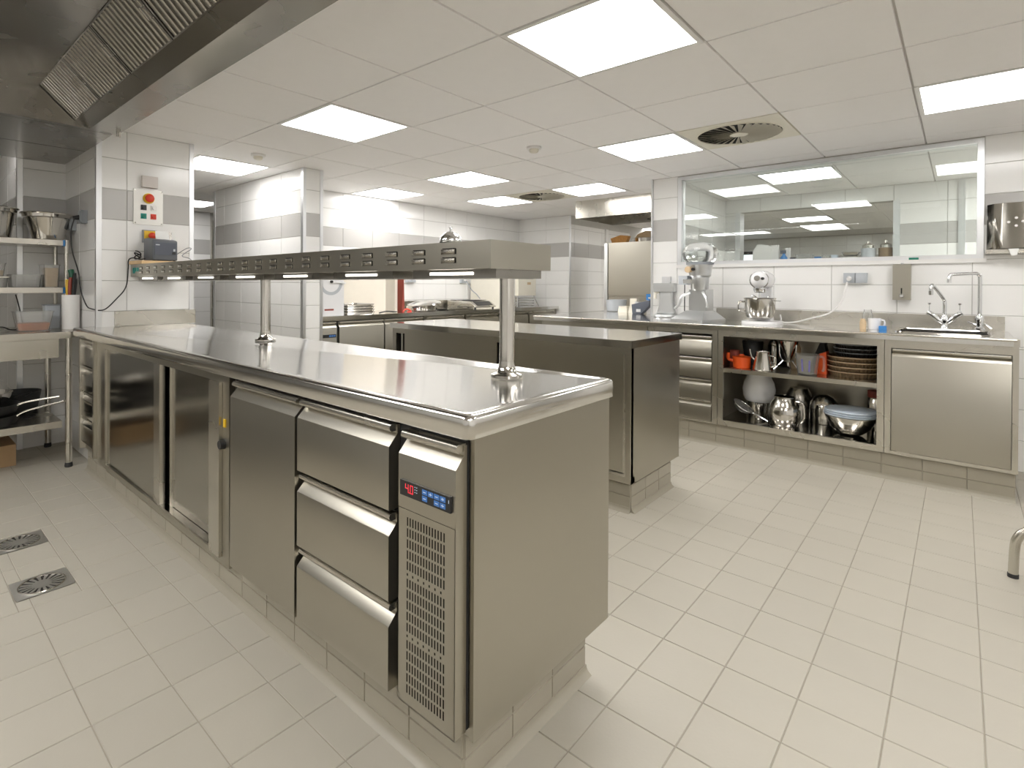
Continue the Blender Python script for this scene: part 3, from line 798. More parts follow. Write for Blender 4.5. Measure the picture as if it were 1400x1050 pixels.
# ---------------- sink counter
YF = 4.228
w1 = bmesh.new()
HXa, HXb, HYa, HYb = -0.30, 0.13, 4.40, 4.80
for a in ((-3.03, 0.235, 4.205, HYa), (-3.03, 0.235, HYb, 4.995), (-3.03, HXa, HYa, HYb), (HXb, 0.235, HYa, HYb)):
    box(w1, *a, 0.877, ZS)
box(w1, -3.03, -2.23, 4.995, 5.46, 0.877, ZS)
bmesh.ops.remove_doubles(w1, verts=w1.verts, dist=1e-5)
wt = thing('sink_worktop', 'long steel worktop with upstand and sunken basin below the window', 'worktop', (-1.4, 4.6, 0.877))
obj('top', w1, ST, wt)
obj('front_edge', C((-3.03, 4.2055, ZS - 0.006), (0.235, 4.2055, ZS - 0.006), 0.007, n=12), S, wt)
bm = bmesh.new()
box(bm, HXa, HXb, HYa, HYb, 0.70, 0.704)
for a in ((HXa - .002, HXa, HYa, HYb), (HXb, HXb + .002, HYa, HYb), (HXa, HXb, HYa - .002, HYa), (HXa, HXb, HYb, HYb + .002)): box(bm, *a, 0.70, 0.8765)
BASIN = bm
rim = bmesh.new(); tube(rim, [(x, y, ZS + 0.001) for x, y in rrect(HXa - .01, HXb + .01, HYa - .01, HYb + .01, 0.05)] + [(HXb - 0.04, HYa - 0.01, ZS + 0.001)], 0.006, 6, False)
obj('basin_rim', rim, SM, wt)
bm = bmesh.new(); box(bm, -1.605, 0.22, 4.975, 4.9955, ZS, 1.012); bevel(bm, 0.004, 2)
obj('upstand', bm, S, wt)
obj('end_cap', B(0.222, 0.247, 4.204, 4.235, 0.874, ZS + 0.001, bev=0.002), S, wt)

def cab_body(parent, x0, x1, back=True, zt=0.876):
    bm = bmesh.new(); t = 0.016
    box(bm, x0, x0 + t, YF + 0.02, 4.93, 0.165, zt); box(bm, x1 - t, x1, YF + 0.02, 4.93, 0.165, zt)
    box(bm, x0 + t, x1 - t, YF + 0.02, 4.93, 0.165, 0.185); box(bm, x0 + t, x1 - t, 4.915, 4.93, 0.185, zt)
    return obj('body', bm, SF, parent)
def face_frame(parent, x0, x1, o0, o1, zb, zt):
    bm = bmesh.new()
    box(bm, x0, o0, YF, YF + 0.02, 0.165, 0.876); box(bm, o1, x1, YF, YF + 0.02, 0.165, 0.876)
    box(bm, o0, o1, YF, YF + 0.02, zt, 0.876); box(bm, o0, o1, YF, YF + 0.02, 0.165, zb)
    return obj('face_frame', bm, S, parent)
pc = thing('peninsula_cabinet', 'plain steel base cabinet under the far end of the sink worktop', 'cabinet', (-2.4, 4.5, 0.16))
cab_body(pc, -2.95, -1.905); obj('front_panel', B(-2.95, -1.905, YF, YF + 0.02, 0.165, 0.876, bev=0.002), SF, pc)
dc = thing('drawer_cabinet', 'steel base cabinet of four stacked drawers beside the open shelves', 'cabinet', (-1.63, 4.5, 0.16))
cab_body(dc, -1.90, -1.353); face_frame(dc, -1.90, -1.353, -1.86, -1.392, 0.178, 0.842)
for zb in (0.668, 0.502, 0.338, 0.180): grip_front(dc, 'drawer', -1.855, -1.396, zb, zb + 0.158, YF - 0.004, 0.03, SF, 0.045)
oc = thing('open_shelf_cabinet', 'open steel base cabinet with two shelves of pots, jugs and tins', 'cabinet', (-0.85, 4.5, 0.16))
cab_body(oc, -1.350, -0.352); face_frame(oc, -1.350, -0.352, -1.313, -0.388, 0.205, 0.832)
obj('shelf', B(-1.333, -0.369, YF + 0.022, 4.90, 0.562, 0.592, bev=0.002, seg=1), S, oc)
obj('bottom_shelf', B(-1.333, -0.369, YF + 0.022, 4.914, 0.186, 0.205), SM, oc)
kc = thing('sink_cabinet', 'steel sink cabinet with one wide drop-front door at the wall end', 'cabinet', (-0.05, 4.5, 0.16))
bm = bmesh.new(); t = 0.016
box(bm, -0.349, -0.333, YF + 0.02, 4.93, 0.165, 0.876); box(bm, 0.229, 0.245, YF + 0.02, 4.93, 0.165, 0.876); box(bm, -0.333, 0.229, YF + .02, 4.93, 0.165, 0.185)
obj('body', bm, SF, kc)
face_frame(kc, -0.349, 0.245, -0.318, 0.220, 0.186, 0.826)
obj('basin', BASIN, SM, kc)
grip_front(kc, 'door', -0.314, 0.217, 0.188, 0.824, YF - 0.004, 0.03, SF, 0.048)

# ---------------- prep counter on the back wall
XF = -4.395; ZP = 0.905
bm = bmesh.new(); box(bm, XB + 0.006, -4.385, YST1 + 0.012, YEND - 0.01, 0.866, ZP); bevel(bm, 0.003, 2)
single('prep_worktop', bm, ST, 'steel worktop along the white tiled back wall with boards and a slicer on it', 'worktop')
single('prep_upstand', B(XB + 0.006, XB + 0.022, YST1 + 0.02, YEND - 0.012, ZP, 1.0, bev=0.003), S, 'thin steel upstand between the prep worktop and the back wall', 'backsplash')
pf = thing('prep_cold_counter', 'steel under-counter fridge with doors below the prep worktop', 'refrigerated counter', (-4.75, 3.6, 0.0))
obj('body', B(XB + 0.02, XF - 0.04, YST1 + 0.03, 4.06, 0.0, 0.865), SF, pf)
obj('gasket', B(XF - 0.04, XF - 0.032, YST1 + 0.05, 4.04, 0.16, 0.855), RUB, pf)
c_ = grip_front(pf, 'control_panel', 2.735, 2.925, 0.20, 0.852, XF, 0.03, axis='y')
obj('display', B(XF, XF + 0.006, 2.765, 2.915, 0.705, 0.735), BLK, c_)
for k in range(3): obj('key', B(XF + 0.005, XF + 0.0065, 2.84 + k * 0.024, 2.858 + k * 0.024, 0.712, 0.728), KEY, c_)
for y0 in (2.955, 3.505): grip_front(pf, 'door', y0, y0 + 0.535, 0.20, 0.852, XF, 0.03, axis='y')
pd = thing('prep_drawer_counter', 'steel drawer unit under the prep worktop near the hob', 'cabinet', (-4.75, 5.2, 0.0))
obj('body', B(XB + 0.02, XF - 0.03, 4.07, YEND - 0.02, 0.0, 0.865), SF, pd)
for k in range(4):
    for zb in (0.66, 0.44, 0.20): grip_front(pd, 'drawer', 4.09 + k * 0.64, 4.70 + k * 0.64, zb, zb + 0.19, XF - 0.004, 0.024, axis='y')

# ---------------- extraction hood over the cooking line
hd = thing('extraction_hood', 'large steel extraction hood with ridged baffle filters over the cooking aisle', 'extraction hood', ((HX0 + HX1) / 2, 0, HZ))
YG, YS1, ZS1, YT, ZT = 0.835, 0.772, 2.143, 0.612, 2.303
bm = bmesh.new()
# front skirt + gutter, sloped rail, plenum roof and back, as one bent sheet profile extruded along x
prof = [(HY1, ZC + 0.03), (HY1, HZ + 0.006), (HY1 - 0.003, HZ), (YG, HZ), (YG, HZ + 0.004), (HY1 - 0.012, HZ + 0.012), (HY1 - 0.012, ZC + 0.03)]
prism(bm, prof, 'x', HX0, HX1)
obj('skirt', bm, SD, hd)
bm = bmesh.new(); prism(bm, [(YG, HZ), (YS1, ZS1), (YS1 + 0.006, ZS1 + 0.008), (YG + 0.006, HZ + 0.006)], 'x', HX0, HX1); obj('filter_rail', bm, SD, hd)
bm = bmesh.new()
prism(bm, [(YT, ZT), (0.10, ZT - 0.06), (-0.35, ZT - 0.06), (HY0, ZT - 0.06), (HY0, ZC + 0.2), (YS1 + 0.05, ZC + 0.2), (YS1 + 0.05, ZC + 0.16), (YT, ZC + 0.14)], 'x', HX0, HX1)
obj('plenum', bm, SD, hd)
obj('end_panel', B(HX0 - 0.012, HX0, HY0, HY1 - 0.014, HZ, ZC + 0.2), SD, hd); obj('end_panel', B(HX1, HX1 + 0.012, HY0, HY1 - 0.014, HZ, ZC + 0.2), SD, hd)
obj('end_lip', B(HX0, HX0 + 0.035, HY0, YG - 0.002, HZ, HZ + 0.006), SD, hd)
for x in (-2.9, -1.9): obj('weld_seam', B(x, x + 0.012, -0.33, 0.08, ZT - 0.064, ZT - 0.060), S, hd)
obj('drain_tap', C((HX0 + 0.09, HY1 - 0.02, HZ), (HX0 + 0.09, HY1 - 0.02, HZ - 0.03), 0.012, n=12), SM, hd)
for x in (-2.75, -2.15, -1.5): obj('added_hood_fill', B(x - 0.27, x + 0.27, -0.60, -0.27, ZT - 0.066, ZT - 0.061), LED, hd)  # glowing panels added out of view to brighten the aisle
# filters
sl_ = math.atan2(ZT - ZS1, YS1 - YT)
fl = math.hypot(ZT - ZS1, YS1 - YT)
FWD = 0.508
fm = None
for k in range(8):
    xc = HX0 + 0.012 + FWD * (k + .5)
    if xc + FWD / 2 > HX1: break
    if fm is None:
        rotm = Matrix.Rotation(-sl_, 4, 'X')
        fm = bpy.data.objects.new('baffle_filter', None)
        bm = bmesh.new()
        a = FWD / 2 - 0.004
        for q in ((-a, a, -0.006, 0.0), (-a, a, -fl, -fl + 0.006), (-a, -a + 0.01, -fl + 0.006, -0.006), (a - 0.01, a, -fl + 0.006, -0.006)): box(bm, q[0], q[1], q[2], q[3], -0.004, 0.012)
        bm.transform(Matrix.Rotation(-sl_, 4, 'X'))
        fm = obj('filter', bm, SM, hd, local=True); fm.location = Vector((xc, YS1, ZS1)) - Vector(hd.location)
        kids = []
        bk = bmesh.new(); box(bk, -a, a, -fl + 0.006, -0.006, 0.013, 0.016); bk.transform(rotm); kids.append(obj('backing', bk, DARK, fm, local=True))
        nb = 12
        for b in range(nb):
            x = -a + 0.012 + (2 * a - 0.024) * (b + .5) / nb
            bb = bmesh.new(); prism(bb, [(x - 0.0145, 0.010), (x - 0.011, -0.003), (x - 0.006, -0.006), (x + 0.006, -0.006), (x + 0.011, -0.003), (x + 0.0145, 0.010), (x + 0.012, 0.010), (x + 0.008, -0.001), (x - 0.008, -0.001), (x - 0.012, 0.010)], 'y', -fl + 0.006, -0.006)
            bb.transform(rotm); kids.append(obj('baffle', bb, SM, fm, local=True))
        hb = bmesh.new(); tube(hb, [(0.23, -fl * .62, -0.004), (0.23, -fl * .62, -0.018), (0.23, -fl * .42, -0.018), (0.23, -fl * .42, -0.004)], 0.003, 6, False); hb.transform(rotm)
        kids.append(obj('filter_handle', hb, SM, fm, local=True))
    else:
        c = fm.copy(); COL.objects.link(c); c.location = Vector((xc, YS1, ZS1)) - Vector(hd.location)
        for e in kids:
            f = e.copy(); COL.objects.link(f); f.parent = c
# low steel soffit beyond the hood, over the bench
so = thing('steel_soffit', 'low steel panelled soffit between the hood and the wall above the bench', 'soffit', (-4.4, 0.2, HZ)); so['kind'] = 'structure'; del so['category']
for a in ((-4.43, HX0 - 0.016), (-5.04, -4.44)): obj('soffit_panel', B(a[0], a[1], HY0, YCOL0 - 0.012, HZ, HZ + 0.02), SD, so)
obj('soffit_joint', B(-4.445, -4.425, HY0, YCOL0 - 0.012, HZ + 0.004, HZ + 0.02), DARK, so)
# ================================================================== LOOSE OBJECTS
# ---------------- steel bench at the wall end
ZB = 0.888; BXF, BXB, BY0, BY1 = -4.30, -5.035, -0.35, 0.955
be = thing('steel_bench', 'open steel work bench with apron and low shelf of pans beside the tiled column', 'bench', (-4.66, 0.3, 0))
bm = bmesh.new(); box(bm, BXB, BXF, BY0, 0.850, ZB - 0.042, ZB); box(bm, BXB, BXF - 0.06, 0.850, BY1, ZB - 0.042, ZB); bmesh.ops.remove_doubles(bm, verts=bm.verts, dist=1e-5)
obj('bench_top', bm, S, be)
obj('apron', B(BXF - 0.03, BXF - 0.012, BY0 + 0.05, 0.79, 0.725, ZB - 0.044, bev=0.002), S, be)
for y in (BY0 + 0.05, 0.848):
    for x in (BXF - 0.045, BXB + 0.05):
        l_ = obj('leg', C((x, y, 0.03), (x, y, ZB - 0.043), 0.019, n=18), S, be)
        obj('foot', L([(0, 0), (0.021, 0), (0.023, 0.008), (0.020, 0.03), (0, 0.03)], (x, y, 0), n=16), RUB, l_)
obj('low_shelf', B(BXB + 0.02, BXF - 0.055, BY0 + 0.08, 0.815, 0.262, 0.305, bev=0.002, seg=1), S, be)
# over-shelf on the bench
ov = thing('over_shelf', 'two-tier steel shelf rack with blue corner clips standing on the bench', 'shelf rack', (-4.8, 0.3, ZB))
SXF, SXB = -4.635, -5.02
for z in (1.50, 1.172): obj('shelf', B(SXB, SXF, BY0 + 0.02, 0.872, z - 0.036, z, bev=0.002, seg=1), S, ov)
for y in (BY0 + 0.04, 0.895):
    for x in (SXF - 0.02, SXB + 0.02): obj('post', C((x, y, ZB + 0.001), (x, y, 1.505), 0.0135, n=14), S, ov)
for z in (1.50, 1.172): obj('corner_clip', B(SXF - 0.04, SXF + 0.002, 0.872, 0.884, z - 0.04, z + 0.002, bev=0.002), BLU, ov)
# big mixing bowls on top
def mixing_bowl(y, rt, rb, h, label, x=-4.79, zb=1.5008):
    t = thing('mixing_bowl', label, 'bowl', (x, y, zb), 0, 'steel bowls on the top shelf')
    obj('bowl', L([(0, 0), (rb - 0.01, 0), (rb, 0.006), (rt - 0.02, h - 0.03), (rt - 0.008, h - 0.026), (rt - 0.004, h), (rt - 0.012, h), (rt - 0.026, h - 0.035), (rb - 0.006, 0.012), (0, 0.006)], n=36), SM, t, local=True)
    obj('rim', T([(rt * math.cos(2 * math.pi * k / 36) - 0.004, rt * math.sin(2 * math.pi * k / 36), h) for k in range(37)], 0.006, 6, False), SM, t, local=True)
mixing_bowl(0.815, 0.150, 0.086, 0.185, 'wide flared steel mixing bowl on the top shelf next to the wall sockets')
mixing_bowl(0.500, 0.155, 0.115, 0.200, 'deep steel mixing bowl on the top shelf standing away from the column')
def tub(name, x0, x1, y0, y1, z0, h, mat, label, cat='tub', lid=None, fill=None, fmat=None, taper=0.012, grp=None, wall=0.003):
    c = ((x0 + x1) / 2, (y0 + y1) / 2, z0); t = thing(name, label, cat, c, 0, grp)
    a, b = (x1 - x0) / 2, (y1 - y0) / 2
    bm = bmesh.new(); n = 5
    def ring(ia, z): return [bm.verts.new((p[0], p[1], z)) for p in rrect(-a + ia, a - ia, -b + ia, b - ia, min(a, b) * .25, n)]
    rs = [ring(taper, 0.0), ring(0, h), ring(-0.005, h), ring(-0.005, h - 0.008) if False else ring(-0.005, h + 0.002), ring(wall, h + 0.002), ring(taper + wall, wall)]
    for p, q in zip(rs, rs[1:]):
        for i in range(len(p)):
            j = (i + 1) % len(p); bm.faces.new((p[i], p[j], q[j], q[i]))
    bm.faces.new(rs[0][::-1]); bm.faces.new(rs[-1])
    obj('tub_body', bm, mat, t, local=True)
    if fill:
        bm = bmesh.new(); k = taper + wall + 0.001
        f0 = [bm.verts.new((p[0], p[1], wall + 0.001)) for p in rrect(-a + k, a - k, -b + k, b - k, min(a, b) * .25, n)]
        kk = k - taper * fill / h
        f1 = [bm.verts.new((p[0], p[1], fill)) for p in rrect(-a + kk, a - kk, -b + kk, b - kk, min(a, b) * .25, n)]
        for i in range(len(f0)):
            j = (i + 1) % len(f0); bm.faces.new((f0[i], f0[j], f1[j], f1[i]))
        bm.faces.new(f1); bm.faces.new(f0[::-1]); obj('contents', bm, fmat, t, local=True)
    if lid:
        bm = bmesh.new(); pts = rrect(-a - 0.006, a + 0.006, -b - 0.006, b + 0.006, min(a, b) * .28, n); prism(bm, pts, 'z', h + 0.0025, h + 0.010); obj('lid', bm, lid, t, local=True)
    return t
ZM = 1.1725
tub('plastic_tub', -4.86, -4.67, 0.60, 0.765, ZM, 0.085, POLYT, 'shallow cloudy plastic tub with a blue print on the middle shelf', taper=0.008)
tub('food_container', -4.86, -4.67, 0.775, 0.862, ZM, 0.155, POLYT, 'tall cloudy container of tan food on the middle shelf beside the post', fill=0.135, fmat=TAN, taper=0.006, cat='container')
tub('plastic_tub', -4.86, -4.67, 0.40, 0.588, ZM, 0.062, POLYT, 'low cream tub on the middle shelf with a food box stacked on it', taper=0.006, lid=CRE)
tub('food_container', -4.84, -4.69, 0.42, 0.58, ZM + 0.0735, 0.085, POLYT, 'small clear box of brown food stacked on the low cream tub', fill=0.04, fmat=TAN, taper=0.010, cat='container')
tub('sauce_container', -4.66, -4.50, 0.60, 0.80, ZB + 0.0005, 0.125, POLYT, 'translucent rectangular container with orange sauce on the bench', fill=0.05, fmat=SAU, taper=0.020, cat='container')
tub('grey_pot', -4.80, -4.70, 0.785, 0.875, ZB + 0.0005, 0.155, LGR, 'grey plastic canister with a dark lid behind the sauce container', lid=GRY, taper=0.004, cat='canister')
# knife bin
kb_ = thing('knife_bin', 'tall white oval bin packed with knives and tools at the end of the bench', 'utensil bin', (-4.58, 0.905, ZB))
obj('bin', L([(0, 0), (0.066, 0), (0.070, 0.004), (0.071, 0.235), (0.066, 0.235), (0.064, 0.01), (0, 0.008)], n=32, sx=0.80, sy=0.72), WPL, kb_, local=True)
def knife(parent, dx, dy, lean, h, mat, r=0.011):
    bm = bmesh.new(); tube(bm, [(dx, dy, 0.19), (dx + lean * .4, dy + lean * .2, 0.24 + h * .45), (dx + lean, dy + lean * .4, 0.235 + h)], r, 8, True, 4, rr=lambda t: r * (0.75 + 0.4 * math.sin(t * 3.0)))
    obj('knife_handle', bm, mat, parent, local=True)
for a in ((-0.030, 0.006, -0.004, 0.13, BLK), (-0.012, -0.012, -0.01, 0.105, YEL), (0.004, 0.010, 0.006, 0.155, BLK), (0.016, -0.010, 0.012, 0.12, REDB), (0.030, 0.008, 0.016, 0.15, BLK), (0.022, 0.012, 0.02, 0.11, BLK), (-0.02, 0.012, -0.012, 0.085, BLK)): knife(kb_, *a)
bm = bmesh.new(); tube(bm, [(0.010, 0.0, 0.18), (0.016, 0.004, 0.30), (0.014, 0.004, 0.37), (0.004, 0.0, 0.405)], 0.02, 10, True, 6, rr=lambda t: 0.013 + 0.006 * t)
obj('green_handle', bm, DGR, kb_, local=True, label='dark green thick tool handle')
# loose black lead on the bench and pans below
single('power_lead', T([(-4.62, 0.45, ZB + 0.006), (-4.60, 0.54, ZB + 0.03), (-4.64, 0.60, ZB + 0.006), (-4.72, 0.70, ZB + 0.005), (-4.86, 0.74, ZB + 0.006), (-4.95, 0.70, ZB + 0.03), (-5.0, 0.69, 1.02), (-5.01, 0.67, 1.12)], 0.004, 6), RUB, 'thin black lead looping over the bench behind the containers', 'cable')
def pan(x, y, z, r, h, ang, label, mat=IRON, hmat=IRON, hl=0.24, lift=0.05):
    t = thing('frying_pan', label, 'pan', (x, y, z), ang, 'pans on the low shelf')
    obj('pan_body', L([(0, 0), (r - h * .35, 0), (r - h * .1, h * .5), (r, h), (r - 0.004, h), (r - h * .1 - 0.005, h * .5), (r - h * .38, 0.004), (0, 0.004)], n=32), mat, t, local=True)
    bm = bmesh.new(); tube(bm, [(r - 0.015, 0, h * .75), (r + 0.05, 0, h + lift * .3), (r + hl, 0, h + lift)], 0.008, 8, True, 5, rr=lambda q: 0.009 - 0.003 * math.sin(q * 3.1)); bm.transform(Matrix.Scale(1.0, 4))
    obj('pan_handle', bm, hmat, t, local=True)
    return t
ZL = 0.3055
pan(-4.55, 0.46, ZL, 0.170, 0.06, R(60), 'wide black frying pan at the bottom of the pile under the bench', hmat=S, hl=0.25, lift=0.07)
pan(-4.55, 0.47, ZL + 0.072, 0.160, 0.055, R(62), 'black frying pan with a steel handle resting on the wide pan', hmat=S, hl=0.22, lift=0.03)
pan(-4.62, 0.46, ZL + 0.142, 0.145, 0.05, R(-60), 'small bright steel frying pan on top of the pan pile', mat=SM, hl=0.15)
tb = thing('deep_pan', 'deep black pan leaning at the back of the pan shelf', 'pan', (-4.885, 0.66, ZL))
obj('pan_body', L([(0, 0), (0.11, 0), (0.135, 0.14), (0.131, 0.14), (0.106, 0.004), (0, 0.004)], n=28), IRON, tb, local=True)
obj('pan_handle', T([(0.12, 0.02, 0.12), (0.17, 0.05, 0.15), (0.20, 0.03, 0.15), (0.13, -0.03, 0.125)], 0.005, 6), IRON, tb, local=True)
single('cardboard_box', B(-4.95, -4.62, 0.25, 0.62, 0.002, 0.14, bev=0.003), CARD, 'brown cardboard box on the floor under the bench shelf', 'box')

# ---------------- things on the column
XF_ = XCOL + 0.0042
sp = thing('switch_plate', 'steel plate with emergency stop, key switches and green and red buttons on the column', 'switch panel', (XF_, 1.267, 1.61))
obj('plate', B(XF_, XF_ + 0.006, 1.176, 1.358, 1.609, 1.853, bev=0.0015, seg=1), APL, sp)
e_ = obj('stop_ring', C((XF_ + 0.006, 1.268, 1.792), (XF_ + 0.010, 1.268, 1.792), 0.036, n=24), YEL, sp)
obj('stop_button', L([(0.014, 0), (0.014, 0.01), (0.027, 0.014), (0.028, 0.024), (0.020, 0.031), (0, 0.033)], n=24), RED, e_, local=True).matrix_basis = Matrix.Translation((XF_ + 0.010, 1.268, 1.792)) @ Matrix.Rotation(R(90), 4, 'Y')
def btn(y, z, mat, nm, kid):
    b = obj('button_bezel', B(XF_ + 0.006, XF_ + 0.012, y - 0.017, y + 0.017, z - 0.018, z + 0.018, bev=0.002), mat if nm != 'white' else WPL, sp)
    obj('button_cap', C((XF_ + 0.012, y, z), (XF_ + 0.020, y, z), 0.011, n=16), kid, b)
btn(1.237, 1.727, BLK, 'black', BLK); btn(1.298, 1.728, WPL, 'white', WPL); btn(1.237, 1.668, TEA, 'green', GRN); btn(1.297, 1.668, RED, 'red', RED)
for yz in ((1.186, 1.843), (1.348, 1.843), (1.186, 1.619), (1.348, 1.619)): obj('screw', C((XF_ + 0.006, *yz), (XF_ + 0.008, *yz), 0.004, n=8), SM, sp)
single('sensor_cover', B(XF_, XF_ + 0.035, 1.222, 1.318, 1.865, 1.943, bev=0.010, seg=3), PNK, 'small white rounded cover mounted above the switch plate', 'wall cover')
es = thing('emergency_switch', 'yellow box with a red mushroom button below the switch plate', 'emergency switch', (XF_, 1.27, 1.49))
obj('housing', B(XF_, XF_ + 0.028, 1.228, 1.314, 1.486, 1.572, bev=0.006), GRY, es); obj('face', B(XF_ + 0.0275, XF_ + 0.034, 1.234, 1.308, 1.492, 1.566, bev=0.003), YEL, es)
obj('mushroom_button', L([(0.012, 0), (0.012, 0.012), (0.022, 0.016), (0.023, 0.028), (0.014, 0.034), (0, 0.035)], n=24), RED, es, local=True).matrix_basis = Matrix.Translation(Vector((XF_ + 0.034, 1.275, 1.531)) - Vector(es.location)) @ Matrix.Rotation(R(90), 4, 'Y')
# sockets on the column side
def socket(label, cx, cy, cz, facing, mat=GRY, n=1, wd=0.075, ht=0.082, plug=None, grp=None):
    t = thing('wall_socket', label, 'socket', (cx, cy, cz), {'+x': R(90), '-y': 0.0}[facing], grp)
    for k in range(n):
        x = (k - (n - 1) / 2) * (wd + 0.004)
        b = obj('housing', B(x - wd / 2, x + wd / 2, -0.035, 0.0, -ht / 2, ht / 2, bev=0.006), mat, t, local=True)
        obj('flap', B(x - wd / 2 + 0.010, x + wd / 2 - 0.010, -0.041, -0.034, -ht / 2 + 0.010, ht / 2 - 0.012, bev=0.004), mat, b, local=True)
    if plug:
        obj('plug', C((plug - 0.0, -0.036, -0.004), (plug, -0.075, -0.012), 0.018, 0.012, n=14), BLK if mat == GRY else WPL, t, local=True)
    return t
ys_ = YCOL0 - 0.0043
socket('grey wall socket with a black plug on the shaded column side', -4.46, ys_, 1.655, '-y', GRY, 1, 0.08, 0.09, plug=0.001)
socket('empty dark grey socket on the shaded column side above the bowls', -4.76, ys_, 1.625, '-y', GRY, 1, 0.08, 0.09)
# ---------------- on the heated shelf
ZG = GZ1 + 0.0005
single('wooden_board', B(-4.188, -3.93, 1.150, 1.462, ZG, ZG + 0.022, bev=0.002), WOOD, 'pale wooden board on the column end of the heated shelf', 'board')
pz = ZG + 0.0225
pr = thing('receipt_printer', 'dark grey receipt printer with paper sticking out on the wooden board', 'printer', (-4.05, 1.30, pz))
bm = bmesh.new(); prism(bm, [(-4.135, pz + 0.0053), (-3.955, pz + 0.0053), (-3.955, pz + 0.1294), (-3.962, pz + 0.1373), (-4.06, pz + 0.1558), (-4.135, pz + 0.1558)], 'y', 1.222, 1.372); bevel(bm, 0.004, 2); obj('case', bm, PRN, pr)
obj('front_panel', B(-3.956, -3.951, 1.232, 1.362, pz + 0.0396, pz + 0.1214, bev=0.002), SLA, pr)
obj('power_button', B(-3.952, -3.949, 1.338, 1.360, pz + 0.0449, pz + 0.0620), BLK, pr); obj('status_light', B(-3.952, -3.9495, 1.345, 1.357, pz + 0.0660, pz + 0.0818), LGR, pr)
obj('brand_strip', B(-3.952, -3.9500, 1.238, 1.262, pz + 0.1030, pz + 0.1096), LGR, pr)
bm = bmesh.new(); prism(bm, [(-4.03, pz + 0.1452), (-4.022, pz + 0.1452), (-4.035, pz + 0.2046), (-4.04, pz + 0.2046)], 'y', 1.262, 1.345); obj('paper', bm, PAP, pr)
obj('paper_bail', B(-4.05, -4.03, 1.346, 1.362, pz + 0.1426, pz + 0.1980, bev=0.003), SM, pr)
for y in (1.235, 1.358): obj('foot', B(-3.98, -3.965, y - .006, y + .006, pz, pz + 0.0079), RUB, pr)
single('printer_cable', T([(-4.43, YCOL0 - 0.075, 1.640), (-4.45, YCOL0 - 0.09, 1.55), (-4.44, YCOL0 - 0.085, 1.42), (-4.40, YCOL0 - 0.06, 1.28), (-4.385, YCOL0 - 0.05, 1.16), (-4.34, YCOL0 - 0.03, 1.06), (-4.25, YCOL0 - 0.02, 1.035), (-4.165, 1.0, 1.03), (-4.165, 1.07, 1.10), (-4.165, 1.125, 1.18), (-4.165, 1.138, 1.30), (-4.17, 1.142, 1.36), (-4.15, 1.165, 1.376), (-4.12, 1.20, 1.366), (-4.10, 1.222, 1.372)], 0.004, 7), RUB, 'black cable from the column socket sagging up to the printer', 'cable')
single('cable_coil', T([(-4.155 + 0.025 * math.cos(a), 1.192 + 0.018 * math.sin(a), pz + 0.006 + 0.002 * k + 0.010 * (1 + math.sin(a * 1.3))) for k, a in ((i, i * 0.7) for i in range(24))], 0.004, 6, True, 3), RUB, 'small black coil of cable lying beside the printer', 'cable')
single('thin_lead', T([(-3.97, 1.376, pz + 0.05), (-3.92, 1.42, pz + 0.09), (-3.90, 1.44, pz + 0.085), (-3.95, 1.40, pz + 0.04), (-3.90, 1.43, pz + 0.02), (-3.88, 1.45, pz - 0.015), (-3.88, 1.452, ZG + 0.004)], 0.0025, 6), GRY, 'thin grey lead looping off the printer to the heated shelf', 'cable')
p = OY(616, 327, 1.27)
bl = thing('call_bell', 'chrome counter call bell on top of the heated shelf', 'bell', (p.x, 1.27, ZG))
obj('base', L([(0, 0), (0.042, 0), (0.043, 0.004), (0.036, 0.010), (0.0, 0.012)], n=28), BLK, bl, local=True)
obj('dome', L([(0.037, 0.011), (0.038, 0.014), (0.034, 0.028), (0.024, 0.040), (0.010, 0.046), (0.0, 0.047)], n=28), CHR, bl, local=True)
obj('plunger', L([(0.0035, 0.046), (0.0035, 0.056), (0.006, 0.058), (0.006, 0.061), (0, 0.063)], n=14), CHR, bl, local=True)

# ---------------- floor drains
for (x, y), lab in zip(DRAINS, ('square steel floor drain with a round slotted grate nearer the island drawers', 'square steel floor drain with a round slotted grate nearer the steel bench')):
    t = thing('floor_drain', lab, 'drain', (x, y, 0), 0)
    bm = bmesh.new(); a, b = 0.088, 0.093
    pts = []
    n = 40; outer = []
    inner = [bm.verts.new((0.076 * math.cos(2 * math.pi * k / n), 0.076 * math.sin(2 * math.pi * k / n), 0.0012)) for k in range(n)]
    for k in range(n):
        t_ = 2 * math.pi * k / n; cx, cy = math.cos(t_), math.sin(t_); s_ = min(a / abs(cx) if abs(cx) > 1e-6 else 9, b / abs(cy) if abs(cy) > 1e-6 else 9)
        outer.append(bm.verts.new((cx * s_, cy * s_, 0.0012)))
    for k in range(n):
        j = (k + 1) % n; bm.faces.new((inner[k], outer[k], outer[j], inner[j]))
    obj('plate', bm, APL, t, local=True, flat=True)
    obj('cup', L([(0.076, 0.0012), (0.074, -0.0015), (0.0, -0.0018)], n=40), TIND, t, local=True)
    obj('rim', T([(0.075 * math.cos(2 * math.pi * k / 40), 0.075 * math.sin(2 * math.pi * k / 40), 0.002) for k in range(41)], 0.003, 6, False), SM, t, local=True)
    obj('hub', C((0, 0, 0.0), (0, 0, 0.002), 0.034, n=28), APL, t, local=True)
    for k in range(18):
        an = 2 * math.pi * k / 18; bm = bmesh.new()
        prism(bm, [(0.030, -0.003), (0.074, -0.0065), (0.074, 0.0065), (0.030, 0.003)], 'z', 0.0, 0.002); bm.transform(Matrix.Rotation(an, 4, 'Z')); obj('grate_bar', bm, APL, t, local=True)

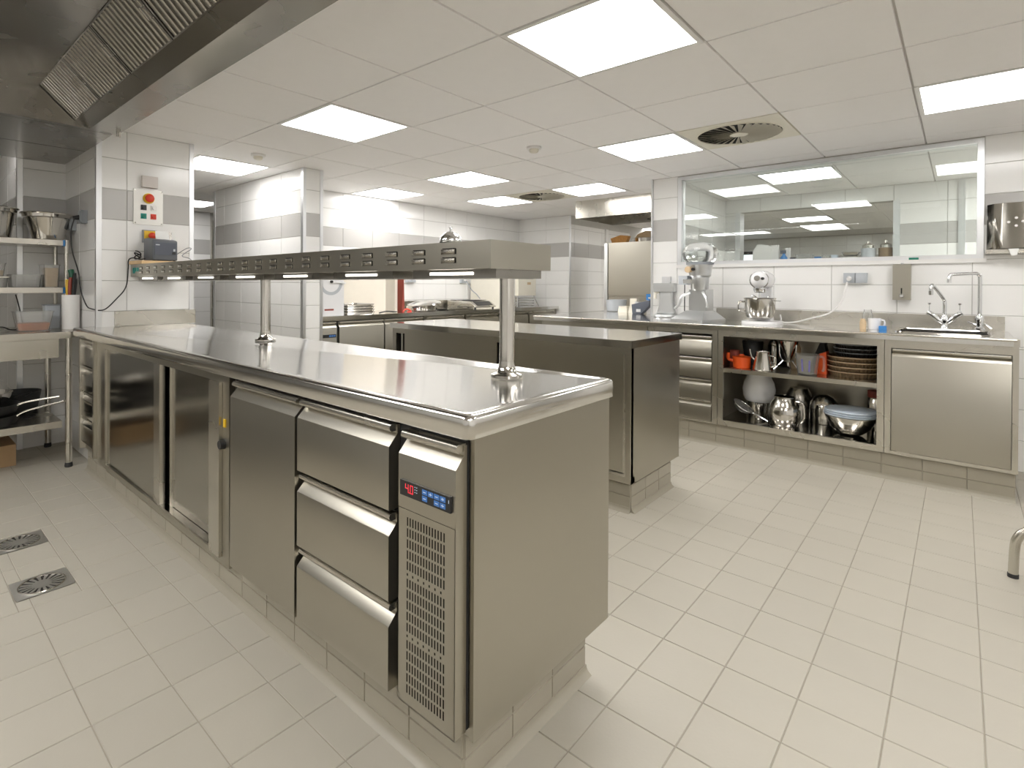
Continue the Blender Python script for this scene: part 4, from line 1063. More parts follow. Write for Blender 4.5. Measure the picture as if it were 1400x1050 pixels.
# ---------------- tubular stool leg at the picture edge
p = OZ(1385, 789, 0)
st_ = thing('tubular_stool', 'bent steel tube frame of a low stool standing alone on the tiled floor', 'stool', (p.x + 0.19, p.y - 0.16, 0))
for dy, px_ in ((0.0, p.x), (-0.32, p.x + 0.09)):
    obj('tube_frame', T([(px_, p.y + dy, 0.012), (px_ + 0.004, p.y + dy, 0.12), (px_ + 0.012, p.y + dy, 0.165), (px_ + 0.035, p.y + dy, 0.198), (px_ + 0.08, p.y + dy, 0.212), (px_ + 0.30, p.y + dy, 0.212), (px_ + 0.345, p.y + dy, 0.198), (px_ + 0.368, p.y + dy, 0.165), (px_ + 0.376, p.y + dy, 0.12), (px_ + 0.38, p.y + dy, 0.012)], 0.0165, 14), S, st_)
    for x in (px_, px_ + 0.38): obj('foot', C((x, p.y + dy, 0.0), (x, p.y + dy, 0.016), 0.018, n=14), RUB, st_)
obj('seat', B(p.x + 0.14, p.x + 0.34, p.y - 0.34, p.y + 0.02, 0.230, 0.25, bev=0.006), S, st_)
# ================================================================== SINK COUNTER OBJECTS
ZSs = ZS + 0.0006
# ---- two taps
p = OZ(1291, 450, ZS); ty = 4.87
def at(px, py, y): return OY(px, py, y)
t1 = OY(1291, 452, ty)
tp = thing('mixer_tap', 'chrome mixer tap with two splayed levers and an angled swivel spout', 'tap', (t1.x, ty, ZSs))
obj('tap_body', L([(0, 0), (0.026, 0), (0.027, 0.006), (0.021, 0.016), (0.019, 0.05), (0.022, 0.062), (0.020, 0.085), (0.013, 0.10), (0.0, 0.104)], n=24), CHR, tp, local=True)
obj('spout', T([(0, 0, 0.09), (0.0, -0.004, 0.17), (-0.004, -0.01, 0.205), (-0.03, -0.06, 0.255), (-0.055, -0.11, 0.295), (-0.062, -0.125, 0.300), (-0.066, -0.135, 0.288), (-0.067, -0.137, 0.262)], 0.011, 12), CHR, tp, local=True)
obj('spout_nozzle', C((-0.067, -0.137, 0.262), (-0.067, -0.137, 0.236), 0.014, 0.012, n=14), CHR, tp, local=True)
for s_ in (-1, 1):
    l_ = obj('lever', T([(s_ * 0.012, -0.004, 0.045), (s_ * 0.035, -0.01, 0.065), (s_ * 0.065, -0.018, 0.10), (s_ * 0.09, -0.022, 0.118)], 0.012, 10, True, 5, rr=lambda q: 0.012 + 0.006 * math.sin(q * 2.6)), CHR, tp, local=True)
    obj('lever_pin', C((s_ * 0.078, -0.02, 0.115), (s_ * 0.078, -0.02, 0.170), 0.003, n=8), CHR, l_, local=True); obj('pin_head', L([(0, 0.170), (0.008, 0.170), (0.010, 0.180), (0, 0.182)], (s_ * 0.078, -0.02, 0), n=12), CHR, l_, local=True)
t2 = OY(1339, 455, ty)
tq = thing('tall_tap', 'chrome tap with a tall square-bent spout beside the wall end of the sink', 'tap', (t2.x, ty, ZSs))
obj('tap_body', L([(0, 0), (0.028, 0), (0.028, 0.018), (0.020, 0.024), (0.019, 0.06), (0.024, 0.075), (0.019, 0.10), (0.012, 0.112), (0.0, 0.114)], n=24), CHR, tq, local=True)
obj('spout', T([(0, 0, 0.10), (0, 0, 0.345), (-0.004, -0.004, 0.366), (-0.014, -0.014, 0.378), (-0.03, -0.03, 0.380), (-0.125, -0.10, 0.374), (-0.142, -0.112, 0.370), (-0.150, -0.118, 0.355), (-0.152, -0.12, 0.318)], 0.011, 12), CHR, tq, local=True)
for s_ in (-1, 1): obj('lever', T([(0, 0, 0.035), (s_ * 0.03, -0.012, 0.045), (s_ * 0.06, -0.02, 0.040 - 0.02 * s_)], 0.006, 8), CHR, tq, local=True)
# ---- cup with brushes
p = OZ(1194, 451, ZS)
cu = thing('white_jug', 'small white jug with a handle holding glassware by the sink', 'jug', (p.x, p.y + 0.06, ZSs), R(-20))
obj('jug_body', L([(0, 0), (0.034, 0), (0.036, 0.004), (0.038, 0.075), (0.035, 0.075), (0.033, 0.006), (0, 0.005)], n=24), WEN, cu, local=True)
obj('jug_handle', T([(0.036, 0, 0.065), (0.058, 0, 0.062), (0.060, 0, 0.035), (0.037, 0, 0.020)], 0.005, 8), WEN, cu, local=True)
single('glass_jug', L([(0, 0), (0.030, 0), (0.032, 0.01), (0.030, 0.09), (0.022, 0.12), (0.022, 0.13), (0.019, 0.13), (0.019, 0.12), (0.027, 0.09), (0.029, 0.012), (0, 0.008)], (p.x - 0.045, p.y + 0.13, ZSs), n=24), POLY, 'clear glass bottle standing behind the small white jug', 'bottle')
single('amber_jar', L([(0, 0), (0.018, 0), (0.019, 0.05), (0.014, 0.06), (0.014, 0.07), (0, 0.07)], (p.x - 0.062, p.y + 0.04, ZSs), n=18), TAN, 'tiny amber jar next to the small white jug', 'jar')
single('blue_sponge', B(p.x + 0.03, p.x + 0.07, p.y - 0.01, p.y + 0.03, ZSs, ZSs + 0.028, bev=0.004), BLU, 'small blue sponge in front of the white jug', 'sponge')
# ---- wall mounted things
yw = YS - 0.0043
a, b = OY(1222, 362, yw), OY(1246, 410, yw)
sd_ = thing('soap_dispenser', 'narrow steel soap dispenser on the white tiles over the sink', 'soap dispenser', ((a.x + b.x) / 2, yw, b.z))
obj('case', B(a.x, b.x, yw - 0.085, yw, b.z, a.z, bev=0.006), SF, sd_)
obj('sight_slot', B((a.x + b.x) / 2 - 0.004, (a.x + b.x) / 2 + 0.004, yw - 0.0862, yw - 0.084, b.z + 0.045, b.z + 0.085), DARK, sd_)
obj('push_valve', L([(0, 0), (0.016, 0), (0.016, 0.008), (0.010, 0.016), (0, 0.017)], n=18), CHR, sd_, local=True).matrix_basis = Matrix.Translation(Vector(((a.x + b.x) / 2, yw - 0.085, b.z + 0.028)) - Vector(sd_.location)) @ Matrix.Rotation(R(90), 4, 'X')
obj('lock', C(((a.x + b.x) / 2, yw - 0.04, a.z), ((a.x + b.x) / 2, yw - 0.04, a.z + 0.012), 0.008, n=12), CHR, sd_)
a = OY(1170, 380, yw)
so_ = socket('grey double socket with a white plug on the tiles over the sink worktop', a.x, yw, a.z, '-y', LGR, 2, 0.072, 0.075, plug=-0.037)
k0 = OY(1160, 384, yw)
mx_p = OZ(1053, 440, ZS)
single('mixer_lead', T([(k0.x, yw - 0.078, k0.z - 0.01), (k0.x - 0.005, yw - 0.085, k0.z - 0.06), (k0.x - 0.03, yw - 0.10, k0.z - 0.16), (k0.x - 0.10, yw - 0.12, ZS + 0.09), (k0.x - 0.20, yw - 0.15, ZS + 0.05), (k0.x - 0.32, yw - 0.20, ZS + 0.012), (k0.x - 0.40, yw - 0.24, ZS + 0.010), (k0.x - 0.40, yw - 0.27, ZS + 0.04), (k0.x - 0.405, yw - 0.275, ZS + 0.07)], 0.006, 8), WPL, 'white lead from the double socket to the stand mixer', 'cable')
# paper towel dispenser
a, b = OY(1349, 282, yw), OY(1349, 342, yw)
pt = thing('towel_dispenser', 'mirror steel paper towel dispenser on the tiles right of the window frame', 'towel dispenser', (a.x + 0.2, yw, b.z))
x0, z0, z1 = a.x, b.z, a.z
bm = bmesh.new(); prism(bm, [(x0, yw), (x0, yw - 0.07), (x0 + 0.035, yw - 0.115), (x0 + 0.075, yw - 0.13), (x0 + 0.30, yw - 0.13), (x0 + 0.34, yw - 0.115), (x0 + 0.37, yw - 0.07), (x0 + 0.37, yw)], 'z', z0, z1); bevel(bm, 0.003, 1); obj('case', bm, SG, pt)
obj('tray', B(x0 - 0.006, x0 + 0.376, yw - 0.10, yw, z0 - 0.028, z0 - 0.002, bev=0.002), S, pt)
for dx, dz in ((0.10, 0), (0.135, 0.025), (0.135, -0.025), (0.165, 0), (0.20, 0.025), (0.20, -0.025), (0.235, 0)):
    obj('sight_hole', C((x0 + dx, yw - 0.1312, z0 + 0.17 + dz), (x0 + dx, yw - 0.128, z0 + 0.17 + dz), 0.008, n=14), DARK if dx > 0.22 else WPL, pt)
bm = bmesh.new(); prism(bm, [(x0 + 0.10, z0 - 0.001), (x0 + 0.15, z0 - 0.001), (x0 + 0.14, z0 - 0.04), (x0 + 0.115, z0 - 0.05)], 'y', yw - 0.125, yw - 0.118); obj('paper_tip', bm, PAP, pt)
# green thing on the window sill
p = OY(1250, 355, YS)
single('green_clip', B(p.x - 0.03, p.x + 0.025, YS - 0.018, YS - 0.002, WZ0 + 0.0065, WZ0 + 0.022, bev=0.004), GRN, 'small bright green clip lying on the window sill', 'clip')
# ---- stand mixer (white)
sm = thing('stand_mixer', 'white domestic stand mixer with a steel bowl below the window', 'stand mixer', (mx_p.x, 4.60, ZSs), R(0)); sm.scale = (1.08, 1.08, 1.08)
obj('base', PR(rrect(-0.105, 0.125, -0.13, 0.15, 0.06), 'z', 0.0, 0.020), WEN, sm, local=True)
obj('column', PR([(0.20 - 0.02, 0.02), (0.20 - 0.12, 0.02), (0.20 - 0.11, 0.12), (0.20 - 0.10, 0.20), (0.20 - 0.09, 0.26), (0.20 - 0.03, 0.27), (0.20 - 0.03, 0.15)], 'x', -0.045, 0.045), WEN, sm, local=True)
bm = bmesh.new(); prof = [(0, -0.135), (0.025, -0.132), (0.045, -0.12), (0.060, -0.09), (0.066, -0.03), (0.066, 0.06), (0.058, 0.13), (0.035, 0.165), (0, 0.17)]
lathe(bm, prof, n=28); bm.transform(Matrix.Translation((0, 0.04, 0.315)) @ Matrix.Rotation(R(-90), 4, 'X') @ Matrix.Scale(0.95, 4, (1, 0, 0)))
hdm = obj('head', bm, WEN, sm, local=True)
bm = bmesh.new(); lathe(bm, [(0.058, -0.085), (0.064, -0.084), (0.064, -0.080), (0.058, -0.079)], n=28); bm.transform(Matrix.Translation((0, 0.04, 0.313)) @ Matrix.Rotation(R(-90), 4, 'X')); obj('chrome_band', bm, CHR, hdm, local=True)
obj('hub_cap', C((0, -0.092, 0.325), (0, -0.100, 0.325), 0.020, n=18), CHR, hdm, local=True); obj('attachment_knob', C((0.034, -0.075, 0.322), (0.034, -0.096, 0.322), 0.010, n=14), BLK, hdm, local=True)
obj('planetary', L([(0.0, 0.0), (0.036, 0.0), (0.044, 0.02), (0.044, 0.034), (0, 0.036)], (0, -0.02, 0.222), n=24), CHR, sm, local=True)
obj('beater_shaft', C((0, -0.02, 0.12), (0, -0.02, 0.224), 0.006, n=10), CHR, sm, local=True)
for s_ in (-1, 1): obj('bowl_arm', T([(s_ * 0.045, 0.06, 0.19), (s_ * 0.05, -0.01, 0.205), (s_ * 0.052, -0.02, 0.17)], 0.004, 6), CHR, sm, local=True)
bw = obj('bowl', L([(0, 0.030), (0.060, 0.030), (0.085, 0.045), (0.098, 0.085), (0.102, 0.178), (0.108, 0.182), (0.104, 0.185), (0.098, 0.178), (0.094, 0.09), (0.08, 0.05), (0, 0.036)], (0, -0.02, 0), n=36), SM, sm, local=True)
obj('bowl_handle', T([(-0.098, -0.045, 0.155), (-0.128, -0.06, 0.150), (-0.130, -0.062, 0.095), (-0.094, -0.045, 0.085)], 0.006, 8), SM, bw, local=True)
obj('bowl_pin', C((0.10, -0.02, 0.165), (0.135, -0.02, 0.165), 0.003, n=8), CHR, bw, local=True)
# ---- grey bench machines
p = OZ(904, 434, ZS)
gm = thing('juicer_machine', 'grey cast citrus juicer with a hooded top and round foot on the sink worktop', 'juicer', (p.x, p.y + 0.10, ZSs), R(10))
obj('foot', L([(0, 0), (0.105, 0), (0.11, 0.006), (0.105, 0.02), (0.085, 0.028), (0, 0.03)], n=32), CAST, gm, local=True)
bm = bmesh.new(); prism(bm, [(-0.085, 0.028), (0.085, 0.028), (0.070, 0.09), (0.062, 0.17), (0.062, 0.25), (-0.055, 0.25), (-0.055, 0.17), (-0.065, 0.09)], 'y', -0.03, 0.11); bevel(bm, 0.014, 3); obj('body', bm, CAST, gm, local=True)
bm = bmesh.new(); box(bm, -0.095, 0.085, -0.075, 0.12, 0.235, 0.315); bevel(bm, 0.022, 3); hh_ = obj('hood', bm, CAST, gm, local=True)
obj('chute', B(-0.03, 0.04, -0.03, 0.05, 0.315, 0.375, bev=0.010), ALU, gm, local=True)
obj('spout', T([(-0.06, -0.03, 0.235), (-0.08, -0.05, 0.22), (-0.085, -0.055, 0.17)], 0.014, 10), CRE, gm, local=True)
obj('side_knob', C((0.083, 0.0, 0.10), (0.105, 0.0, 0.10), 0.014, n=14), CHR, gm, local=True)
p = OZ(945, 440, ZS)
gr_ = thing('coffee_grinder', 'tall cast grinder with a clear round hopper and sloped base near the window corner', 'grinder', (p.x, p.y + 0.145, ZSs), R(-10))
bm = bmesh.new(); lo = [(-0.15, -0.16), (0.13, -0.16), (0.15, 0.17), (-0.13, 0.17)]; hi = [(-0.085, -0.04), (0.075, -0.04), (0.08, 0.12), (-0.08, 0.12)]
V0 = [bm.verts.new((x, y, 0)) for x, y in lo]; V1 = [bm.verts.new((x, y, 0.018)) for x, y in lo]; V2 = [bm.verts.new((x, y, 0.085)) for x, y in hi]
for A_, B_ in ((V0, V1), (V1, V2)):
    for i in range(4): bm.faces.new((A_[i], A_[(i + 1) % 4], B_[(i + 1) % 4], B_[i]))
bm.faces.new(V0[::-1]); bm.faces.new(V2); bevel(bm, 0.006, 2, 15); obj('sloped_base', bm, CAST, gr_, local=True)
bm = bmesh.new(); box(bm, -0.075, 0.075, -0.01, 0.11, 0.08, 0.26); bevel(bm, 0.02, 3); obj('column', bm, CAST, gr_, local=True)
bm = bmesh.new(); lathe(bm, [(0, 0.25), (0.06, 0.25), (0.07, 0.27), (0.072, 0.36), (0.086, 0.375), (0.09, 0.43), (0.098, 0.45), (0.098, 0.465), (0, 0.466)], (0, 0.03, 0), n=32); obj('motor_drum', bm, CAST, gr_, local=True)
obj('hopper_ring', L([(0.095, 0.0), (0.108, 0.0), (0.108, 0.022), (0.095, 0.022)], (0, 0.03, 0.466), n=32), GRY, gr_, local=True)
obj('hopper', L([(0.100, 0.0), (0.128, 0.03), (0.140, 0.075), (0.125, 0.125), (0.085, 0.155), (0.04, 0.168), (0, 0.17), (0, 0.166), (0.038, 0.164), (0.082, 0.151), (0.121, 0.123), (0.136, 0.075), (0.125, 0.032), (0.097, 0.002)], (0, 0.03, 0.482), n=36), POLY, gr_, local=True)
obj('switch_box', B(-0.165, -0.085, -0.02, 0.05, 0.30, 0.375, bev=0.006), LGR, gr_, local=True); obj('adjuster', B(-0.09, -0.01, -0.075, -0.03, 0.31, 0.345, bev=0.006), CHR, gr_, local=True)
obj('adjust_knob', C((-0.045, -0.055, 0.425), (-0.045, -0.085, 0.425), 0.026, n=18), TAN, gr_, local=True); obj('dial_dot', C((-0.005, -0.055, 0.427), (-0.005, -0.078, 0.427), 0.012, n=12), BLK, gr_, local=True)
for s_, x in ((-1, -0.075), (1, 0.07)): obj('fork_arm', T([(x * .8, -0.02, 0.235), (x + s_ * 0.03, -0.06, 0.20), (x + s_ * 0.05, -0.07, 0.14), (x + s_ * (0.095 if s_ < 0 else 0.045), -0.06, 0.10 if s_ < 0 else 0.12)], 0.012, 8), CAST, gr_, local=True)
obj('supply_lead', T([(-0.125, 0.01, 0.30), (-0.126, 0.012, 0.15), (-0.128, 0.02, 0.03), (-0.14, 0.08, 0.006)], 0.004, 6), RUB, gr_, local=True)
# ---- peninsula end: pot, cream tubs, slate folder, blue pack
p = OZ(838, 426, ZS)
single('grey_pot', L([(0, 0), (0.10, 0), (0.105, 0.005), (0.112, 0.125), (0.116, 0.125), (0.116, 0.132), (0.106, 0.132), (0.100, 0.01), (0, 0.008)], (p.x, p.y + 0.08, ZSs), n=28), LGR, 'round pale grey pot at the open end of the sink worktop', 'pot')
p = OZ(849, 427, ZS)
for k, (dx, dy, lab) in enumerate(((-0.005, 0.0, 'small cream tub in front of the round grey pot'), (0.105, 0.02, 'small cream tub beside the slate holder on the sink worktop'))):
    tub('cream_tub', p.x + dx - 0.02, p.x + dx + 0.075, p.y + dy - 0.01, p.y + dy + 0.075, ZSs, 0.065, CRE, lab, taper=-0.008)
single('cream_carton', B(p.x + 0.05, p.x + 0.13, p.y + 0.11, p.y + 0.17, ZSs, ZSs + 0.15, bev=0.003), CRE, 'upright cream carton behind the small cream tubs', 'carton')
p = OZ(872, 429, ZS)
sh = thing('menu_holder', 'slanted slate coloured holder with a printed card on the sink worktop', 'holder', (p.x + 0.03, p.y, ZSs), R(-8))
bm = bmesh.new(); prism(bm, [(-0.08, 0.0), (0.02, 0.0), (0.115, 0.085), (0.12, 0.145), (-0.09, 0.095)], 'y', -0.03, 0.03); bevel(bm, 0.004, 2); obj('wedge', bm, SLA, sh, local=True)
obj('badge', B(-0.03, 0.02, -0.034, -0.030, 0.02, 0.05), ALU, sh, local=True); obj('top_label', B(-0.05, -0.01, -0.026, 0.02, 0.100, 0.125, bev=0.003), ALU, sh, local=True)
bp_ = thing('blue_pack', 'blue and white wipes pack standing behind the slate holder', 'pack', (p.x + 0.10, p.y + 0.12, ZSs))
obj('pack_body', B(-0.05, 0.05, -0.025, 0.025, 0.0, 0.14, bev=0.006), WPL, bp_, local=True); obj('blue_sleeve', B(-0.052, 0.052, -0.027, 0.027, 0.14, 0.205, bev=0.006), BLU, bp_, local=True); obj('white_mark', B(-0.03, 0.03, -0.0285, -0.027, 0.155, 0.172), WPL, bp_, local=True)
p = OZ(884, 430, ZS)
single('white_mug', L([(0, 0), (0.034, 0), (0.036, 0.075), (0.032, 0.075), (0.03, 0.006), (0, 0.006)], (p.x + 0.045, p.y + 0.10, ZSs), n=22), WEN, 'small white mug between the slate holder and the juicer', 'mug')

# ================================================================== CONTENTS OF THE OPEN CABINET
ZU, ZD = 0.5925, 0.2056
def on(px, py, z): return OZ(px, py, z)
def yx(px, y): return OY(px, 500, y).x          # x for a pixel column on the plane y
# upper shelf
x = yx(1014, 4.36)
op = thing('orange_pot', 'bright orange pot with a lid and a stub handle on the upper shelf', 'pot', (x, 4.36, ZU))
obj('pot_body', L([(0, 0), (0.055, 0), (0.060, 0.005), (0.062, 0.075), (0, 0.076)], n=26), ORG, op, local=True)
obj('pot_lid', L([(0.064, 0.0), (0.064, 0.008), (0.02, 0.016), (0.016, 0.026), (0, 0.028)], (0, 0, 0.076), n=26), ORG, op, local=True)
obj('stub_handle', T([(-0.055, -0.02, 0.05), (-0.085, -0.03, 0.065), (-0.085, -0.03, 0.11)], 0.012, 8), ORG, op, local=True)
single('red_canister', L([(0, 0), (0.036, 0), (0.036, 0.115), (0.032, 0.12), (0, 0.12)], (-1.292, 4.44, ZU), n=22), REDB, 'dull red canister in the corner of the upper shelf behind the orange pot', 'canister')
single('black_blender_jug', L([(0, 0), (0.06, 0), (0.055, 0.02), (0.075, 0.18), (0.07, 0.19), (0, 0.19)], (yx(1028, 4.56), 4.58, ZU), n=24), BLK, 'black jug standing deep in the upper shelf behind the orange pot', 'jug')
x = yx(1043, 4.34)
cj = thing('milk_jug', 'conical polished steel jug with a spout lying between the orange pot and the funnel', 'jug', (x, 4.34, ZU))
obj('jug_body', L([(0, 0), (0.064, 0), (0.068, 0.006), (0.045, 0.125), (0.047, 0.135), (0.043, 0.135), (0.041, 0.125), (0.06, 0.01), (0, 0.008)], n=32), SM, cj, local=True)
obj('jug_handle', T([(0.05, -0.01, 0.11), (0.085, -0.02, 0.10), (0.088, -0.02, 0.045), (0.062, -0.012, 0.03)], 0.006, 8), SM, cj, local=True)
obj('jug_spout', T([(-0.05, -0.01, 0.07), (-0.075, -0.015, 0.10), (-0.085, -0.016, 0.15)], 0.006, 8), SM, cj, local=True)
single('steel_shaker', L([(0, 0), (0.036, 0), (0.042, 0.15), (0.03, 0.185), (0.012, 0.20), (0, 0.20)], (yx(1056, 4.66), 4.70, ZU), n=24), SM, 'steel shaker behind the conical jug on the upper shelf', 'shaker')
x = yx(1071, 4.36)
fu = thing('dosing_funnel', 'steel dosing funnel held in a bent wire stand on the upper shelf', 'funnel', (x + 0.01, 4.46, ZU))
obj('cone', L([(0.008, 0.055), (0.012, 0.06), (0.062, 0.20), (0.065, 0.215), (0.061, 0.215), (0.058, 0.20), (0.006, 0.064)], n=30), SM, fu, local=True)
obj('nozzle', C((0, 0, 0.03), (0, 0, 0.07), 0.009, 0.012, n=14), SM, fu, local=True)
for s_ in (-1, 1): obj('wire_leg', T([(s_ * 0.055, -0.02, 0.19), (s_ * 0.050, -0.025, 0.11), (s_ * 0.035, -0.02, 0.075), (s_ * 0.035, -0.02, 0.065), (s_ * 0.085, -0.05, 0.004)], 0.0035, 6, True, 5), CHR, fu, local=True)
obj('wire_ring', T([(0.036 * math.cos(2 * math.pi * k / 20), 0.036 * math.sin(2 * math.pi * k / 20), 0.07) for k in range(21)], 0.0035, 6, False), CHR, fu, local=True)
obj('rear_leg', T([(0, 0.036, 0.07), (0, 0.07, 0.004)], 0.0035, 6, False), CHR, fu, local=True)
single('brown_bottle', L([(0, 0), (0.034, 0), (0.034, 0.15), (0.014, 0.20), (0.014, 0.225), (0, 0.225)], (yx(1086, 4.58), 4.62, ZU), n=20), TAN, 'brown bottle behind the dosing funnel', 'bottle')
x = yx(1103, 4.34)
mj = thing('measuring_jug', 'cloudy plastic measuring jug with blue print on the upper shelf', 'measuring jug', (x, 4.36, ZU), R(8))
obj('jug_body', L([(0, 0), (0.056, 0), (0.059, 0.005), (0.073, 0.135), (0.078, 0.14), (0.07, 0.14), (0.055, 0.008), (0, 0.006)], n=28), POLYT, mj, local=True)
obj('jug_handle', T([(0.066, -0.012, 0.125), (0.095, -0.02, 0.125), (0.098, -0.02, 0.05), (0.09, -0.018, 0.03)], 0.008, 8), POLYT, mj, local=True)
for dx, hh in ((-0.028, 0.085), (0.014, 0.078)):
    r_ = 0.0668; an = math.asin(dx / r_); cx, cy = dx, -r_ * math.cos(an)
    bm = bmesh.new(); box(bm, -0.0045, 0.0045, -0.0012, 0.0012, 0, hh); bm.transform(Matrix.Translation((cx * .94, cy * .955, 0.025)) @ Matrix.Rotation(an, 4, 'Z') @ Matrix.Rotation(R(6.2), 4, 'X')); obj('blue_print', bm, PUR, mj, local=True)
single('orange_holder', PR([(yx(1114, 4.46), ZU), (yx(1131, 4.46), ZU), (yx(1130, 4.46), ZU + 0.155), (yx(1119, 4.46), ZU + 0.135)], 'y', 4.44, 4.54), ORG, 'bright orange plastic holder between the measuring jug and the tins', 'holder')
single('black_scoop', PR([(yx(1106, 4.66), ZU), (yx(1135, 4.66), ZU), (yx(1128, 4.66), ZU + 0.20), (yx(1122, 4.66), ZU + 0.20)], 'y', 4.62, 4.74), BLK, 'black wedge-shaped scoop at the back above the measuring jug', 'scoop')
# fluted tins
def fluted(t): return 0.022 * math.cos(t * 40)
def tart_tin(x, y, z, r, h, mat, label, grp):
    bm = bmesh.new(); lathe(bm, [(0, 0), (r * .90, 0), (r * .92, 0.003), (r, h), (r + 0.004, h), (r + 0.004, h + 0.002), (r - 0.004, h + 0.002), (r * .9, 0.005), (0, 0.004)], (x, y, z), n=160, wob=fluted)
    o = single('tart_tin', bm, mat, label, 'baking tin', grp)
    bm = bmesh.new(); lathe(bm, [(r + 0.001, h - 0.0035), (r + 0.0075, h - 0.003), (r + 0.0085, h), (r + 0.0075, h + 0.0025), (r + 0.001, h + 0.0028)], (x, y, z), n=80)
    obj('rim', bm, TAN if mat == TINT else GRY, o)
    return o
xt = yx(1167, 4.52)
for k in range(4): tart_tin(xt - 0.003 * (k % 2), 4.53, ZU + k * 0.0335, 0.150, 0.031, TINT, 'fluted brown tart tin in the stack on the upper shelf', 'stacked brown tart tins')
for k in range(3): tart_tin(xt + 0.012, 4.53, ZU + 0.134 + 0.001 + k * 0.0285, 0.122, 0.026, TIND, 'smaller dark fluted tin stacked on the brown tart tins', 'stacked dark tins')
# lower shelf
x = yx(1038, 4.62)
wp = thing('white_pot', 'white enamel pot standing upside down at the back of the lower shelf', 'pot', (x, 4.62, ZD))
obj('pot_body', L([(0.078, 0.10), (0.098, 0.115), (0.112, 0.15), (0.116, 0.20), (0.106, 0.25), (0.088, 0.285), (0.085, 0.31), (0.09, 0.318), (0, 0.32)], n=32), WEN, wp, local=True)
obj('pot_rim', L([(0, 0.0), (0.07, 0.0), (0.075, 0.03), (0.082, 0.10), (0.088, 0.105), (0, 0.106)], n=32), SM, wp, local=True)
x = yx(1018, 4.36)
sk = thing('sieve', 'round wire sieve lying on the lower shelf with its handle on a cup', 'sieve', (x, 4.42, ZD))
bm = bmesh.new(); lathe(bm, [(0, -0.045), (0.03, -0.042), (0.06, -0.025), (0.078, 0.0), (0.075, 0.0), (0.057, -0.022), (0, -0.041)], n=28); bm.transform(Matrix.Translation((-0.02, 0, 0.087)) @ Matrix.Rotation(R(32), 4, 'Y')); obj('mesh_bowl', bm, POLYT, sk, local=True)
bm = bmesh.new(); tube(bm, [(0.078 * math.cos(2 * math.pi * k / 28), 0.078 * math.sin(2 * math.pi * k / 28), 0) for k in range(29)], 0.004, 6, False); bm.transform(Matrix.Translation((-0.02, 0, 0.087)) @ Matrix.Rotation(R(32), 4, 'Y')); obj('sieve_rim', bm, CHR, sk, local=True)
obj('sieve_handle', T([(0.046, 0, 0.046), (0.10, -0.01, 0.025), (0.155, -0.03, 0.006)], 0.006, 8), CHR, sk, local=True)
single('steel_goblet', L([(0, 0), (0.032, 0), (0.030, 0.008), (0.008, 0.016), (0.008, 0.04), (0.020, 0.055), (0.026, 0.10), (0.022, 0.10), (0.016, 0.06), (0, 0.052)], (yx(1040, 4.54), 4.50, ZD), n=24), SM, 'small polished steel goblet behind the sieve handle', 'goblet')
x = yx(1073, 4.40)
bj = thing('belly_jug', 'large bellied mirror steel jug with a loop handle on the lower shelf', 'jug', (x, 4.40, ZD))
obj('jug_body', L([(0, 0), (0.085, 0), (0.09, 0.006), (0.104, 0.06), (0.104, 0.10), (0.088, 0.155), (0.068, 0.185), (0.068, 0.205), (0.064, 0.205), (0.064, 0.185), (0.085, 0.15), (0.10, 0.10), (0.10, 0.06), (0, 0.01)], n=36), SM, bj, local=True)
obj('jug_handle', T([(0.072, 0.0, 0.175), (0.12, -0.01, 0.165), (0.128, -0.01, 0.07), (0.105, -0.005, 0.03)], 0.008, 8), SM, bj, local=True)
single('dark_urn', L([(0, 0), (0.08, 0), (0.095, 0.08), (0.085, 0.17), (0.06, 0.22), (0, 0.225)], (yx(1092, 4.74), 4.76, ZD), n=28), SD, 'dull steel urn in the shadow behind the bellied jug', 'urn')
x = yx(1127, 4.66)
single('domed_cover', L([(0, 0), (0.092, 0), (0.096, 0.005), (0.096, 0.10), (0.088, 0.145), (0.066, 0.185), (0.035, 0.205), (0, 0.21)], (x, 4.67, ZD), n=34), SM, 'tall domed steel cover on the lower shelf behind the lidded bowl', 'cover')
x = yx(1162, 4.38)
lb = thing('lidded_bowl', 'wide steel bowl with pale blue plastic lids stacked on it', 'bowl', (x, 4.415, ZD))
obj('bowl', L([(0, 0), (0.05, 0), (0.075, 0.012), (0.115, 0.05), (0.140, 0.105), (0.150, 0.128), (0.146, 0.13), (0.136, 0.107), (0.11, 0.053), (0.07, 0.017), (0, 0.006)], n=40), SM, lb, local=True)
for k in range(3): obj('lid', L([(0, 0.002), (0.146, 0.0), (0.152, 0.004), (0.152, 0.009), (0.146, 0.012), (0, 0.0135)], (0.003 * k, -0.002 * k, 0.131 + k * 0.0142), n=40), PBL, lb, local=True)
fl_ = thing('vacuum_flask', 'steel vacuum flask with a dark red cap at the end of the lower shelf', 'flask', (yx(1197, 4.66), 4.66, ZD))
obj('flask_body', L([(0, 0), (0.045, 0), (0.046, 0.005), (0.046, 0.22), (0.04, 0.23), (0, 0.23)], n=26), SM, fl_, local=True); obj('flask_cap', L([(0.042, 0.23), (0.044, 0.235), (0.044, 0.275), (0, 0.28)], n=26), REDB, fl_, local=True)

